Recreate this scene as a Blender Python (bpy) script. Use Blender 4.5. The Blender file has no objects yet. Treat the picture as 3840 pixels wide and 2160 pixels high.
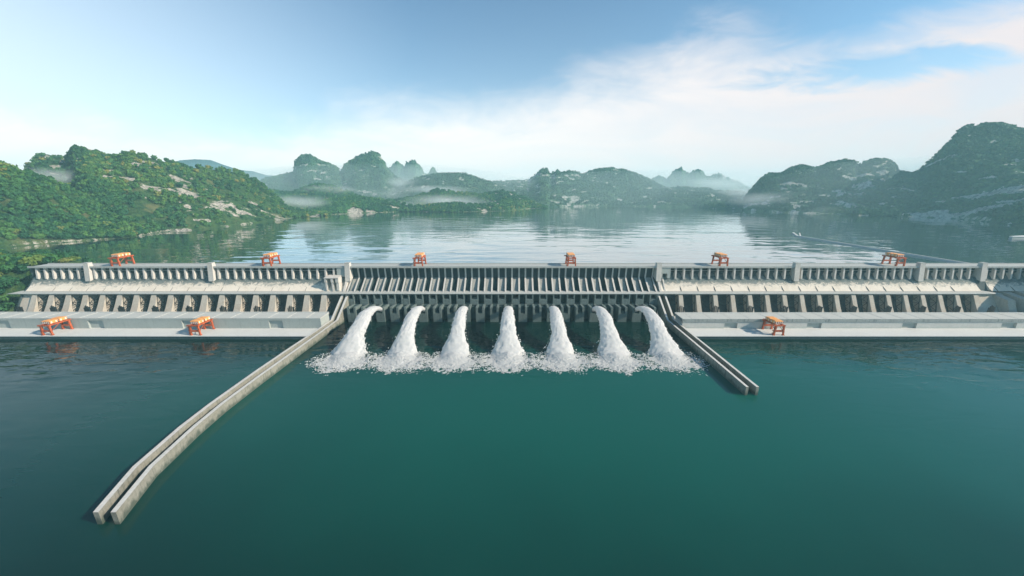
import bpy, math, random
import numpy as np

# ------------------------------------------------------------------ basics
S = 200.0                       # one design unit = the camera's height over the tail water (200 m)
LAKE = 0.35                     # reservoir level
PITCH = math.atan(370.0 / 1340.0)
CP, SP = math.cos(PITCH), math.sin(PITCH)
random.seed(7)
rng = np.random.default_rng(11)
sc = bpy.context.scene
C = sc.collection


def XZ(u, v):
    """direction of a silhouette point of the view: (x/y, z/y) seen from the camera's height"""
    a = (u - 1920) / 1340.0
    b = (1080 - v) / 1340.0
    y = CP + b * SP
    return a / y, (-SP + b * CP) / y


# ------------------------------------------------------------------ numpy noise
def _h(ix, iy, seed):
    h = (ix.astype(np.int64) * 374761393 + iy.astype(np.int64) * 668265263 + seed * 2147483647) & 0xFFFFFFFF
    h = ((h ^ (h >> 13)) * 1274126177) & 0xFFFFFFFF
    h = ((h ^ (h >> 16)) * 2246822519) & 0xFFFFFFFF
    return ((h ^ (h >> 15)) & 0xFFFFFF) / float(0xFFFFFF)


def vnoise(x, y, seed=0):
    x = np.asarray(x, float); y = np.asarray(y, float)
    ix = np.floor(x); iy = np.floor(y)
    fx = x - ix; fy = y - iy
    fx = fx * fx * fx * (fx * (fx * 6 - 15) + 10); fy = fy * fy * fy * (fy * (fy * 6 - 15) + 10)
    a = _h(ix, iy, seed); b = _h(ix + 1, iy, seed); c = _h(ix, iy + 1, seed); d = _h(ix + 1, iy + 1, seed)
    return (a * (1 - fx) + b * fx) * (1 - fy) + (c * (1 - fx) + d * fx) * fy


def fbm(x, y, octv=4, seed=0, gain=0.5):
    r = 0; amp = 1; tot = 0
    ca, sa = math.cos(0.6), math.sin(0.6)
    for o in range(octv):
        r = r + amp * (vnoise(x, y, seed + o * 17) * 2 - 1)
        tot += amp; amp *= gain
        x, y = (x * ca - y * sa) * 2.03 + 3.1, (x * sa + y * ca) * 2.03 + 1.7
    return r / tot


def smooth(a, b, x):
    t = np.clip((x - a) / (b - a), 0, 1)
    return t * t * (3 - 2 * t)


# ------------------------------------------------------------------ materials
class NT:
    def __init__(self, nt):
        self.nt = nt

    def n(self, typ, **kw):
        nd = self.nt.nodes.new(typ)
        for k, v in kw.items():
            setattr(nd, k, v)
        return nd

    def put(self, sock, val):
        if isinstance(val, bpy.types.NodeSocket):
            self.nt.links.new(val, sock)
        elif val is not None:
            sock.default_value = val

    def math(self, op, a, b=None, c=None, clamp=False):
        nd = self.n('ShaderNodeMath', operation=op, use_clamp=clamp)
        self.put(nd.inputs[0], a)
        if b is not None: self.put(nd.inputs[1], b)
        if c is not None: self.put(nd.inputs[2], c)
        return nd.outputs[0]

    def sstep(self, val, lo, hi, olo=0.0, ohi=1.0):
        nd = self.n('ShaderNodeMapRange', interpolation_type='SMOOTHSTEP')
        self.put(nd.inputs['Value'], val)
        self.put(nd.inputs['From Min'], lo); self.put(nd.inputs['From Max'], hi)
        self.put(nd.inputs['To Min'], olo); self.put(nd.inputs['To Max'], ohi)
        return nd.outputs['Result']

    def mix(self, f, a, b, blend='MIX'):
        nd = self.n('ShaderNodeMix', data_type='RGBA', blend_type=blend)
        self.put(nd.inputs[0], f)
        self.put(nd.inputs[6], a if isinstance(a, bpy.types.NodeSocket) else (*a, 1))
        self.put(nd.inputs[7], b if isinstance(b, bpy.types.NodeSocket) else (*b, 1))
        return nd.outputs[2]

    def noise(self, vec, scale, detail=3, rough=0.55, dist=0.0, color=False):
        nd = self.n('ShaderNodeTexNoise')
        self.put(nd.inputs['Vector'], vec)
        nd.inputs['Scale'].default_value = scale
        nd.inputs['Detail'].default_value = detail
        nd.inputs['Roughness'].default_value = rough
        nd.inputs['Distortion'].default_value = dist
        return nd.outputs['Color' if color else 'Fac']

    def scale(self, vec, s):
        nd = self.n('ShaderNodeMapping')
        self.put(nd.inputs['Vector'], vec)
        nd.inputs['Scale'].default_value = s
        return nd.outputs[0]

    def pos(self):
        return self.n('ShaderNodeNewGeometry').outputs['Position']

    def bump(self, h, strength, dist=1.0):
        nd = self.n('ShaderNodeBump')
        nd.inputs['Strength'].default_value = strength
        nd.inputs['Distance'].default_value = dist
        self.put(nd.inputs['Height'], h)
        return nd.outputs[0]


def new_mat(name):
    m = bpy.data.materials.new(name)
    m.use_nodes = True
    m.node_tree.nodes.clear()
    t = NT(m.node_tree)
    out = t.n('ShaderNodeOutputMaterial')
    b = t.n('ShaderNodeBsdfPrincipled')
    t.nt.links.new(b.outputs[0], out.inputs[0])
    return m, t, b, out


def concrete(name, base, dark, streak=0.5, blotch=0.35, warm=None, rough=0.85, waterline=None, fine=0.25):
    m, t, b, out = new_mat(name)
    p = t.pos()
    st = t.noise(t.scale(p, (0.42, 0.42, 0.028)), 1.0, 4, 0.65)
    st = t.sstep(st, 0.50, 0.72)
    bl = t.sstep(t.noise(p, 0.05, 5, 0.68, 0.8), 0.40, 0.66)
    fi = t.noise(p, 0.5, 5, 0.7)
    col = t.mix(t.math('MULTIPLY', bl, blotch), base, warm or tuple(x * 0.8 for x in base))
    col = t.mix(t.math('MULTIPLY', st, streak), col, dark)
    col = t.mix(fine, col, t.mix(t.sstep(fi, 0.35, 0.65), tuple(x * 0.6 for x in base), tuple(min(1, x * 1.2) for x in base)))
    if waterline:
        lo, hi, wcol = waterline
        z = t.n('ShaderNodeSeparateXYZ'); t.put(z.inputs[0], p)
        edge = t.math('ADD', z.outputs[2], t.math('MULTIPLY', t.math('SUBTRACT', t.noise(t.scale(p, (0.16, 0.16, 0.05)), 1.0, 5, 0.7), 0.5), (hi - lo) * 3.4))
        col = t.mix(t.sstep(edge, lo, hi, 0.95, 0.0), col, wcol)
    t.put(b.inputs['Base Color'], col)
    b.inputs['Roughness'].default_value = rough
    b.inputs['Specular IOR Level'].default_value = 0.25
    t.put(b.inputs['Normal'], t.bump(fi, 0.35, 0.4))
    return m


def plain(name, col, rough=0.6, metal=0.0, var=0.25, scale=0.6):
    m, t, b, out = new_mat(name)
    n = t.noise(t.pos(), scale, 3, 0.6)
    t.put(b.inputs['Base Color'], t.mix(t.sstep(n, 0.3, 0.7), tuple(x * (1 - var) for x in col), tuple(min(1, x * (1 + var * 0.5)) for x in col)))
    b.inputs['Roughness'].default_value = rough
    b.inputs['Metallic'].default_value = metal
    return m


ALGAE = (0.055, 0.085, 0.075)
M = {}
M['crest'] = concrete('crest_concrete', (0.41, 0.425, 0.40), (0.19, 0.22, 0.21), 0.45, 0.3)
M['face'] = concrete('face_concrete', (0.56, 0.52, 0.46), (0.30, 0.29, 0.26), 0.30, 0.5, warm=(0.47, 0.42, 0.35))
M['upper'] = concrete('shade_dark_concrete', (0.066, 0.094, 0.097), (0.025, 0.045, 0.047), 0.7, 0.5)  # shade of the recesses and rib sides put into the base colour
M['buttress'] = concrete('buttress_concrete', (0.47, 0.435, 0.37), (0.25, 0.23, 0.19), 0.35, 0.6, warm=(0.38, 0.31, 0.225))
M['rib'] = concrete('rib_concrete', (0.56, 0.535, 0.49), (0.29, 0.285, 0.27), 0.35, 0.4)
M['wet_shade'] = concrete('wet_shade_concrete', (0.036, 0.066, 0.067), (0.014, 0.030, 0.032), 0.8, 0.6, fine=0.4)  # wet moss plus the spillway's shade, both put into the colour
M['bay'] = concrete('bay_concrete', (0.36, 0.36, 0.33), (0.12, 0.14, 0.13), 0.8, 0.5, fine=0.4)
M['spout'] = concrete('spout_concrete', (0.145, 0.185, 0.175), (0.030, 0.055, 0.055), 0.75, 0.6, fine=0.45)
M['roof'] = concrete('roof_concrete', (0.47, 0.485, 0.455), (0.36, 0.38, 0.36), 0.2, 0.25, fine=0.12)
M['deck'] = concrete('deck_concrete', (0.57, 0.575, 0.545), (0.42, 0.43, 0.41), 0.15, 0.3, fine=0.12)
M['hall'] = concrete('hall_concrete', (0.35, 0.385, 0.365), (0.22, 0.26, 0.25), 0.45, 0.35, fine=0.12)
M['fascia'] = concrete('fascia_concrete', (0.30, 0.33, 0.32), (0.05, 0.075, 0.075), 1.0, 0.4)
M['quay'] = concrete('quay_wall_concrete', (0.10, 0.14, 0.14), (0.03, 0.05, 0.055), 0.8, 0.5)
M['guide'] = concrete('guide_wall_concrete', (0.27, 0.265, 0.225), (0.060, 0.070, 0.060), 0.90, 0.7, warm=(0.19, 0.185, 0.145),
                      waterline=(0.8, 5.5, (0.075, 0.095, 0.075)), fine=0.35)
M['lit_top'] = concrete('lit_top_concrete', (0.56, 0.55, 0.51), (0.34, 0.34, 0.31), 0.3, 0.4)
M['steel'] = plain('dark_steel', (0.012, 0.018, 0.02), 0.5)
M['joint'] = plain('joint_shadow_filler', (0.10, 0.10, 0.09), 0.9)
M['strip'] = plain('roof_strip', (0.62, 0.61, 0.56), 0.8)
M['crane'] = plain('crane_red_paint', (0.46, 0.095, 0.030), 0.5, 0, 0.3, 0.25)
M['cabin'] = plain('cabin_orange_paint', (0.83, 0.36, 0.10), 0.45, 0, 0.18, 0.25)
M['cabin_dark'] = plain('cabin_front_paint', (0.40, 0.10, 0.035), 0.5)
M['pane'] = plain('window_white', (0.80, 0.80, 0.74), 0.35)
M['bark'] = plain('bark', (0.09, 0.06, 0.04), 0.9)


def foliage(name, cols, per_object):
    m, t, b, out = new_mat(name)
    if per_object:
        r = t.n('ShaderNodeObjectInfo').outputs['Random']
    else:
        r = t.n('ShaderNodeAttribute', attribute_name='tint').outputs['Fac']
    ramp = t.n('ShaderNodeValToRGB')
    e = ramp.color_ramp.elements
    while len(e) < len(cols):
        e.new(0.5)
    for i, c in enumerate(cols):
        e[i].position = c[0]; e[i].color = (*c[1], 1)
    t.put(ramp.inputs[0], r)
    n = t.noise(t.pos(), 0.45, 3, 0.7)
    col = t.mix(t.sstep(n, 0.3, 0.72), t.mix(0.5, ramp.outputs[0], (0.010, 0.028, 0.012)), ramp.outputs[0])
    t.put(b.inputs['Base Color'], col)
    b.inputs['Roughness'].default_value = 0.7
    b.inputs['Specular IOR Level'].default_value = 0.15
    return m


DARKG = [(0.0, (0.016, 0.080, 0.036)), (0.5, (0.026, 0.108, 0.040)), (1.0, (0.042, 0.135, 0.042))]
MIDG = [(0.0, (0.044, 0.150, 0.040)), (0.5, (0.065, 0.175, 0.040)), (1.0, (0.090, 0.195, 0.046))]
YELG = [(0.0, (0.110, 0.200, 0.040)), (0.5, (0.150, 0.215, 0.048)), (1.0, (0.200, 0.220, 0.062))]
ALLG = [(0.0, (0.016, 0.080, 0.036)), (0.40, (0.032, 0.120, 0.042)), (0.72, (0.065, 0.175, 0.042)), (0.92, (0.100, 0.190, 0.045)), (1.0, (0.200, 0.225, 0.062))]
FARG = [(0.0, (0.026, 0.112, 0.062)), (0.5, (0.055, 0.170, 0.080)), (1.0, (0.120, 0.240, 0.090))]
M['tree_dark'] = foliage('foliage_dark_green', DARKG, True)
M['tree_mid'] = foliage('foliage_mid_green', MIDG, True)
M['tree_yellow'] = foliage('foliage_yellow_green', YELG, True)
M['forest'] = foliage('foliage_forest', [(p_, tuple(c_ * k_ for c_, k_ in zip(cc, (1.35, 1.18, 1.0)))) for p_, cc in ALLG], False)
M['forest_sun'] = foliage('foliage_sunny_forest', [(p_, tuple(c_ * 1.45 for c_ in cc)) for p_, cc in ALLG], False)  # sunlight on the middle hills put into a brighter copy of the greens
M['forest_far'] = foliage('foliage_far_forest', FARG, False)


def terrain_mat(name, g1, g2, soil, rock, s=1.0):
    m, t, b, out = new_mat(name)
    p = t.pos()
    a = t.n('ShaderNodeAttribute', attribute_name='rock').outputs['Fac']
    n1 = t.noise(p, 0.012 * s, 5, 0.65)
    n2 = t.noise(p, 0.06 * s, 4, 0.7)
    n3 = t.noise(t.scale(p, (1, 1, 0.35)), 0.09 * s, 5, 0.75, 0.8)
    col = t.mix(t.sstep(n2, 0.35, 0.66), g1, g2)
    col = t.mix(t.sstep(n1, 0.50, 0.72, 0, 0.6), col, soil)
    rk = t.mix(t.sstep(n3, 0.38, 0.6), tuple(x * 0.35 for x in rock), rock)
    f = t.sstep(t.math('ADD', a, t.math('MULTIPLY', t.math('SUBTRACT', n3, 0.5), 1.3)), 0.45, 0.66)
    col = t.mix(f, col, rk)
    t.put(b.inputs['Base Color'], col)
    b.inputs['Roughness'].default_value = 0.95
    b.inputs['Specular IOR Level'].default_value = 0.1
    t.put(b.inputs['Normal'], t.bump(t.math('ADD', n2, n3), 0.9, 9.0 / s))
    return m


M['hill'] = terrain_mat('hillside', (0.018, 0.060, 0.022), (0.060, 0.115, 0.034), (0.20, 0.18, 0.085), (0.46, 0.43, 0.37), 1.0)
M['mount'] = terrain_mat('mountainside', (0.020, 0.075, 0.042), (0.070, 0.150, 0.062), (0.13, 0.17, 0.085), (0.50, 0.50, 0.45), 0.7)
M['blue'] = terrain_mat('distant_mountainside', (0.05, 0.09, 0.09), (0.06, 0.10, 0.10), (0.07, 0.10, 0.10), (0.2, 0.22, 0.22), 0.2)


def water_mat(name, deep, lit, wave, strength, grad=None, rough=0.03):
    m, t, b, out = new_mat(name)
    p = t.pos()
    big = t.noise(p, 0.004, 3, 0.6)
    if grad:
        # painted light falloff: brightest mid-water, darkened towards the camera and the dam
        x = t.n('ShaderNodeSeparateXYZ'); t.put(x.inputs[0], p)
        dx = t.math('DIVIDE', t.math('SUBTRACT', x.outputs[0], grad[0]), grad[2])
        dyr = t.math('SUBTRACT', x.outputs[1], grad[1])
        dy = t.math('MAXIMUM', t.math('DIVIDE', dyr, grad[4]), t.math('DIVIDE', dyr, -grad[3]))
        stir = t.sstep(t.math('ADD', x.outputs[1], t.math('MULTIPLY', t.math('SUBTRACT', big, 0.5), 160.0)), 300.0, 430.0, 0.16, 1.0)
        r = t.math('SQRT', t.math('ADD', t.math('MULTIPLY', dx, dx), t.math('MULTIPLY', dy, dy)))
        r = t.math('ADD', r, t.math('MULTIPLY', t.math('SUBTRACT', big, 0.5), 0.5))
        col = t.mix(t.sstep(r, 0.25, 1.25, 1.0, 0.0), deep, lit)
    else:
        col = t.mix(t.sstep(big, 0.3, 0.7), deep, lit)
    t.put(b.inputs['Base Color'], col)
    b.inputs['Roughness'].default_value = rough
    b.inputs['IOR'].default_value = 1.333 if grad else 2.8
    if not grad:
        b.inputs['Coat Weight'].default_value = 1.0
        b.inputs['Coat IOR'].default_value = 2.0
        b.inputs['Coat Roughness'].default_value = rough
    if grad: b.inputs['Specular IOR Level'].default_value = 0.30
    sx, sy = wave
    w1 = t.noise(t.scale(p, (sx, sy, 1)), 1.0, 2, 0.5, 0.5)
    w2 = t.noise(t.scale(p, (sx * 3.1, sy * 3.1, 1)), 1.0, 2, 0.5, 0.3)
    calm = t.sstep(t.noise(p, 0.0055, 3, 0.55), 0.36, 0.62, 0.35, 1.0)
    h = t.math('MULTIPLY', t.math('ADD', t.math('MULTIPLY', w1, calm), t.math('MULTIPLY', w2, 0.14)), stir if grad else 1.0)
    nrm_ = t.bump(h, 1.0, strength)
    t.put(b.inputs['Normal'], nrm_); t.put(b.inputs['Coat Normal'], nrm_)
    return m


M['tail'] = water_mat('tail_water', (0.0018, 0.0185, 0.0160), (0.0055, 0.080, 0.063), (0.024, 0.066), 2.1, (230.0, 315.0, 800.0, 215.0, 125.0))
M['lake'] = water_mat('reservoir_water', (0.004, 0.026, 0.028), (0.005, 0.034, 0.034), (0.0040, 0.020), 1.7)

m, t, b, out = new_mat('white_water')
n = t.noise(t.pos(), 0.22, 4, 0.65)
wc = t.mix(t.sstep(n, 0.3, 0.65), (0.78, 0.79, 0.79), (0.84, 0.84, 0.82))
df = t.n('ShaderNodeBsdfDiffuse'); t.put(df.inputs['Color'], wc)
tl = t.n('ShaderNodeBsdfTranslucent'); t.put(tl.inputs['Color'], wc)
ms = t.n('ShaderNodeMixShader'); ms.inputs[0].default_value = 0.5
t.put(ms.inputs[1], df.outputs[0]); t.put(ms.inputs[2], tl.outputs[0])
t.nt.links.new(ms.outputs[0], out.inputs[0])
m.node_tree.nodes.remove(b)
M['foam'] = m


def volume_mat(name, col, dens, aniso=0.15):
    m = bpy.data.materials.new(name)
    m.use_nodes = True
    m.node_tree.nodes.clear()
    t = NT(m.node_tree)
    out = t.n('ShaderNodeOutputMaterial')
    v = t.n('ShaderNodeVolumePrincipled')
    v.inputs['Color'].default_value = (*col, 1)
    v.inputs['Density'].default_value = dens
    v.inputs['Anisotropy'].default_value = aniso
    t.nt.links.new(v.outputs[0], out.inputs['Volume'])
    return m


# ------------------------------------------------------------------ object helpers
def tag(o, label=None, cat=None, group=None, kind=None):
    if label: o['label'] = label
    if cat: o['category'] = cat
    if group: o['group'] = group
    if kind: o['kind'] = kind
    return o


def empty(name, loc=(0, 0, 0)):
    o = bpy.data.objects.new(name, None)
    C.objects.link(o)
    o.location = tuple(c * S for c in loc)
    o.empty_display_size = 5
    return o


class MB:
    """collects boxes, prisms and bars (in design units) and links them as ONE mesh object"""
    def __init__(self):
        self.v = []; self.f = []; self.mi = []; self.cur = 0

    def add(self, vs, fs):
        o = len(self.v)
        self.v += [tuple(p) for p in vs]
        self.f += [tuple(i + o for i in f) for f in fs]
        self.mi += [self.cur] * len(fs)
        return self

    def box(self, x0, x1, y0, y1, z0, z1):
        return self.add([(x0, y0, z0), (x1, y0, z0), (x1, y1, z0), (x0, y1, z0), (x0, y0, z1), (x1, y0, z1), (x1, y1, z1), (x0, y1, z1)],
                        [(0, 3, 2, 1), (4, 5, 6, 7), (0, 1, 5, 4), (1, 2, 6, 5), (2, 3, 7, 6), (3, 0, 4, 7)])

    def hexa(self, bot, top):
        return self.add(list(bot) + list(top), [(0, 3, 2, 1), (4, 5, 6, 7), (0, 1, 5, 4), (1, 2, 6, 5), (2, 3, 7, 6), (3, 0, 4, 7)])

    def prism(self, prof, x0, x1, dx0=None, dx1=None):
        """profile of (y, z), extruded along x; dx0/dx1 shift single end vertices"""
        n = len(prof)
        a = sum(prof[i][0] * prof[(i + 1) % n][1] - prof[(i + 1) % n][0] * prof[i][1] for i in range(n))
        if a < 0: prof = prof[::-1]
        vs = [(x0, y, z) for y, z in prof] + [(x1, y, z) for y, z in prof]
        fs = [tuple(reversed(range(n))), tuple(range(n, 2 * n))]
        fs += [(i, (i + 1) % n, n + (i + 1) % n, n + i) for i in range(n)]
        return self.add(vs, fs)

    def plan(self, left, right, z0, z1):
        """a wall whose two long edges follow left / right lists of (x, y)"""
        n = len(left)
        for i in range(n - 1):
            a, b2, c, d = left[i], right[i], right[i + 1], left[i + 1]
            za, zb = (z1[i], z1[i + 1]) if isinstance(z1, (list, tuple)) else (z1, z1)
            o = [(0, 3, 2, 1), (4, 5, 6, 7), (1, 2, 6, 5), (3, 0, 4, 7)]
            if i == 0: o.append((0, 1, 5, 4))
            if i == n - 2: o.append((2, 3, 7, 6))
            self.add([(*a, z0), (*b2, z0), (*c, z0), (*d, z0), (*a, za), (*b2, za), (*c, zb), (*d, zb)], o)
        return self

    def bar(self, p, q, w, h=None):
        p = np.array(p, float); q = np.array(q, float)
        d = q - p; L = np.linalg.norm(d); d /= L
        up = np.array((0, 0, 1.0)) if abs(d[2]) < 0.95 else np.array((0, 1.0, 0))
        s = np.cross(d, up); s /= np.linalg.norm(s)
        u = np.cross(s, d)
        h = h or w
        s = s * w / 2; u = u * h / 2
        c = [p - s - u, p + s - u, q + s - u, q - s - u, p - s + u, p + s + u, q + s + u, q - s + u]
        return self.add(c, [(0, 3, 2, 1), (4, 5, 6, 7), (0, 1, 5, 4), (1, 2, 6, 5), (2, 3, 7, 6), (3, 0, 4, 7)])

    def mesh(self, name, mats):
        me = bpy.data.meshes.new(name)
        me.from_pydata([(x * S, y * S, z * S) for x, y, z in self.v], [], self.f)
        for mt in (mats if isinstance(mats, (list, tuple)) else [mats]):
            me.materials.append(mt)
        if any(self.mi):
            me.polygons.foreach_set('material_index', self.mi)
        me.update()
        return me

    def obj(self, name, mats, parent=None, loc=(0, 0, 0)):
        return link(name, self.mesh(name, mats), parent, loc)


def link(name, me, parent=None, loc=(0, 0, 0)):
    o = bpy.data.objects.new(name, me)
    C.objects.link(o)
    o.location = tuple(c * S for c in loc)
    if parent: o.parent = parent
    return o


def copy_tree(o, parent=None):
    c = o.copy()
    C.objects.link(c)
    if parent: c.parent = parent
    for ch in list(o.children):
        copy_tree(ch, c)
    return c


def np_mesh(name, verts, faces, mat, attrs=None, shade=True):
    """verts (N,3) in metres, faces (M,k) ints"""
    me = bpy.data.meshes.new(name)
    k = faces.shape[1]
    me.vertices.add(len(verts)); me.vertices.foreach_set('co', np.ascontiguousarray(verts, np.float32).ravel())
    me.loops.add(faces.size); me.loops.foreach_set('vertex_index', np.ascontiguousarray(faces, np.int32).ravel())
    me.polygons.add(len(faces))
    me.polygons.foreach_set('loop_start', np.arange(0, faces.size, k, dtype=np.int32))
    me.polygons.foreach_set('loop_total', np.full(len(faces), k, np.int32))
    if shade: me.polygons.foreach_set('use_smooth', np.ones(len(faces), bool))
    me.update(calc_edges=True)
    for an, av in (attrs or {}).items():
        at = me.attributes.new(an, 'FLOAT', 'POINT')
        at.data.foreach_set('value', np.ascontiguousarray(av, np.float32))
    me.materials.append(mat)
    me.validate()
    return me


def grid_faces(nu, nv):
    i = np.arange((nu - 1) * (nv - 1))
    a = (i // (nv - 1)) * nv + i % (nv - 1)
    return np.stack([a, a + nv, a + nv + 1, a + 1], 1)


# ------------------------------------------------------------------ camera
cam = bpy.data.cameras.new('camera')
cam.sensor_width = 36.0
cam.lens = 36.0 * 1340 / 3840
cam.clip_start = 1.0
cam.clip_end = 60000
co = bpy.data.objects.new('camera', cam)
C.objects.link(co)
co.location = (0, 0, S)
co.rotation_euler = (math.pi / 2 - PITCH, 0, 0)
sc.camera = co

# ------------------------------------------------------------------ sun and sky
SUN_EL = math.radians(31)
SUN_AZ = math.radians(104)          # clockwise from +Y: from the right, slightly behind the camera
sd = (math.cos(SUN_EL) * math.sin(SUN_AZ), math.cos(SUN_EL) * math.cos(SUN_AZ), math.sin(SUN_EL))
sl = bpy.data.lights.new('sun', 'SUN')
sl.energy = 5.0
sl.angle = math.radians(0.6)
sl.color = (1.0, 0.87, 0.72)
so = bpy.data.objects.new('sun', sl)
C.objects.link(so)
from mathutils import Vector
so.rotation_euler = Vector(sd).to_track_quat('Z', 'Y').to_euler()
so.location = (0, 0, 900)

w = bpy.data.worlds.new('World')
sc.world = w
w.use_nodes = True
w.node_tree.nodes.clear()
t = NT(w.node_tree)
out = t.n('ShaderNodeOutputWorld')
sky = t.n('ShaderNodeTexSky', sky_type='NISHITA', sun_disc=False)
sky.sun_elevation = SUN_EL
sky.sun_rotation = SUN_AZ
sky.altitude = 200
sky.air_density = 1.0
sky.dust_density = 0.15
sky.ozone_density = 2.0
gen = t.n('ShaderNodeTexCoord').outputs['Generated']
sep = t.n('ShaderNodeSeparateXYZ'); t.put(sep.inputs[0], gen)
ay = t.math('MAXIMUM', t.math('ABSOLUTE', sep.outputs[1]), 0.08)
X = t.math('DIVIDE', sep.outputs[0], ay)
Z = t.math('DIVIDE', sep.outputs[2], ay)
xz = t.n('ShaderNodeCombineXYZ'); t.put(xz.inputs[0], X); t.put(xz.inputs[1], Z)
# wispy warp, stretched along a shallow diagonal
mp = t.n('ShaderNodeMapping'); t.put(mp.inputs[0], xz.outputs[0])
mp.inputs['Rotation'].default_value = (0, 0, math.radians(-14)); mp.inputs['Scale'].default_value = (2.2, 8.0, 1)
n1 = t.noise(mp.outputs[0], 1.0, 5, 0.55, 0.9)
mp2 = t.n('ShaderNodeMapping'); t.put(mp2.inputs[0], xz.outputs[0])
mp2.inputs['Location'].default_value = (3.3, 1.2, 0)
mp2.inputs['Rotation'].default_value = (0, 0, math.radians(-24)); mp2.inputs['Scale'].default_value = (5.0, 14.0, 1)
n2 = t.noise(mp2.outputs[0], 1.0, 5, 0.6, 1.2)
# the upper edge of the cloud bank as a function of the bearing
fc = t.n('ShaderNodeFloatCurve')
cv = fc.mapping.curves[0]
pts = [(-300, 340), (0, 385), (350, 440), (800, 500), (1100, 455), (1280, 400), (1500, 372), (1800, 355), (2050, 300), (2200, 222), (2400, 200),
       (2560, 140), (2750, 105), (2950, 130), (3200, 140), (3400, 70), (3620, 0), (3840, -70)]
cps = []
for u, v in pts:
    x, z = XZ(u, v)
    cps.append(((x + 1.6) / 3.2, min(0.99, z * 1.6)))
cv.points[0].location = cps[0]
cv.points[-1].location = (1.0, 0.95)
for p in cps[1:]:
    cv.points.new(*p)
fc.mapping.update()
t.put(fc.inputs['Value'], t.math('MULTIPLY_ADD', X, 1 / 3.2, 0.5, clamp=True))
zb = t.math('DIVIDE', fc.outputs[0], 1.6)
edge = t.math('ADD', t.math('SUBTRACT', zb, Z),
              t.math('ADD', t.math('MULTIPLY', t.math('SUBTRACT', n1, 0.5), 0.13), t.math('MULTIPLY', t.math('SUBTRACT', n2, 0.5), 0.10)))
m1 = t.sstep(edge, -0.04, 0.13)
# a long blue gap inside the bank, upper right
hx = t.math('DIVIDE', t.math('SUBTRACT', X, 0.92), 0.30)
hz = t.math('DIVIDE', t.math('SUBTRACT', t.math('SUBTRACT', Z, 0.292), t.math('MULTIPLY', t.math('SUBTRACT', X, 0.92), 0.10)), 0.042)
hr = t.math('ADD', t.math('SQRT', t.math('ADD', t.math('MULTIPLY', hx, hx), t.math('MULTIPLY', hz, hz))), t.math('MULTIPLY', t.math('SUBTRACT', n2, 0.5), 1.6))
gap = t.sstep(hr, 0.45, 1.35)
mask = t.math('MULTIPLY', m1, t.math('MULTIPLY_ADD', gap, 0.85, 0.15))
dens = t.sstep(n1, 0.28, 0.60, 0.74, 0.98)
mask = t.math('MULTIPLY', mask, dens)
# milky air to the left and low down
left = t.sstep(t.math('ADD', X, t.math('MULTIPLY', Z, 1.3)), 0.60, -1.45, 0.0, 0.80)
low = t.math('POWER', 2.718, t.math('MULTIPLY', t.math('MAXIMUM', Z, 0.0), -7.0))
milk = t.math('MAXIMUM', left, t.math('MULTIPLY', low, 0.85), clamp=True)
up = t.sstep(Z, 0.40, 1.1, 1.0, 0.10)
milk = t.math('MULTIPLY', milk, up)
ahead = t.sstep(sep.outputs[1], -0.35, 0.15)
side = t.math('MULTIPLY', t.sstep(X, -3.2, -1.5), t.sstep(X, 3.2, 1.5))
milk = t.math('MULTIPLY', milk, t.math('MULTIPLY_ADD', side, 0.8, 0.2))
mask = t.math('MULTIPLY', mask, t.math('MULTIPLY_ADD', side, 0.8, 0.2))
milk = t.math('MULTIPLY', milk, t.math('MULTIPLY_ADD', ahead, 0.75, 0.25))
mask = t.math('MULTIPLY', mask, t.math('MULTIPLY', ahead, t.sstep(Z, 0.5, 1.2, 1.0, 0.0)))
lw = t.sstep(X, -0.9, 1.3)
bgs = t.n('ShaderNodeBackground'); t.put(bgs.inputs['Color'], t.mix(1.0, sky.outputs[0], (0.79, 1.0, 1.0), 'MULTIPLY')); bgs.inputs['Strength'].default_value = 0.115
bgm = t.n('ShaderNodeBackground'); t.put(bgm.inputs['Color'], t.mix(t.math('MULTIPLY', low, 0.9), t.mix(lw, (0.83, 0.91, 0.97), (0.62, 0.77, 0.89)), t.mix(lw, (1.0, 0.98, 0.95), (0.86, 0.90, 0.92)))); bgm.inputs['Strength'].default_value = 0.90
bgc = t.n('ShaderNodeBackground'); t.put(bgc.inputs['Color'], t.mix(lw, (1.0, 0.95, 0.905), (0.75, 0.685, 0.69))); bgc.inputs['Strength'].default_value = 0.92
mx1 = t.n('ShaderNodeMixShader'); t.put(mx1.inputs[0], milk); t.put(mx1.inputs[1], bgs.outputs[0]); t.put(mx1.inputs[2], bgm.outputs[0])
mx2 = t.n('ShaderNodeMixShader'); t.put(mx2.inputs[0], mask); t.put(mx2.inputs[1], mx1.outputs[0]); t.put(mx2.inputs[2], bgc.outputs[0])
t.nt.links.new(mx2.outputs[0], out.inputs[0])

sc.view_settings.view_transform = 'Standard'
sc.view_settings.look = 'None'
sc.view_settings.exposure = 0.46
sc.view_settings.gamma = 1.0

# ------------------------------------------------------------------ water
def sheet(name, x0, x1, y0, y1, z, mat):
    me = bpy.data.meshes.new(name)
    me.from_pydata([(x0 * S, y0 * S, z * S), (x1 * S, y0 * S, z * S), (x1 * S, y1 * S, z * S), (x0 * S, y1 * S, z * S)], [], [(0, 1, 2, 3)])
    me.materials.append(mat)
    return link(name, me)


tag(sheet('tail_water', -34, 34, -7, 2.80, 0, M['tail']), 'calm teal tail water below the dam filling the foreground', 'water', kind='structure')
tag(sheet('reservoir_water', -34, 34, 2.975, 38, LAKE, M['lake']), 'rippled dark reservoir water behind the dam mirroring sky and hills', 'water', kind='structure')

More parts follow.
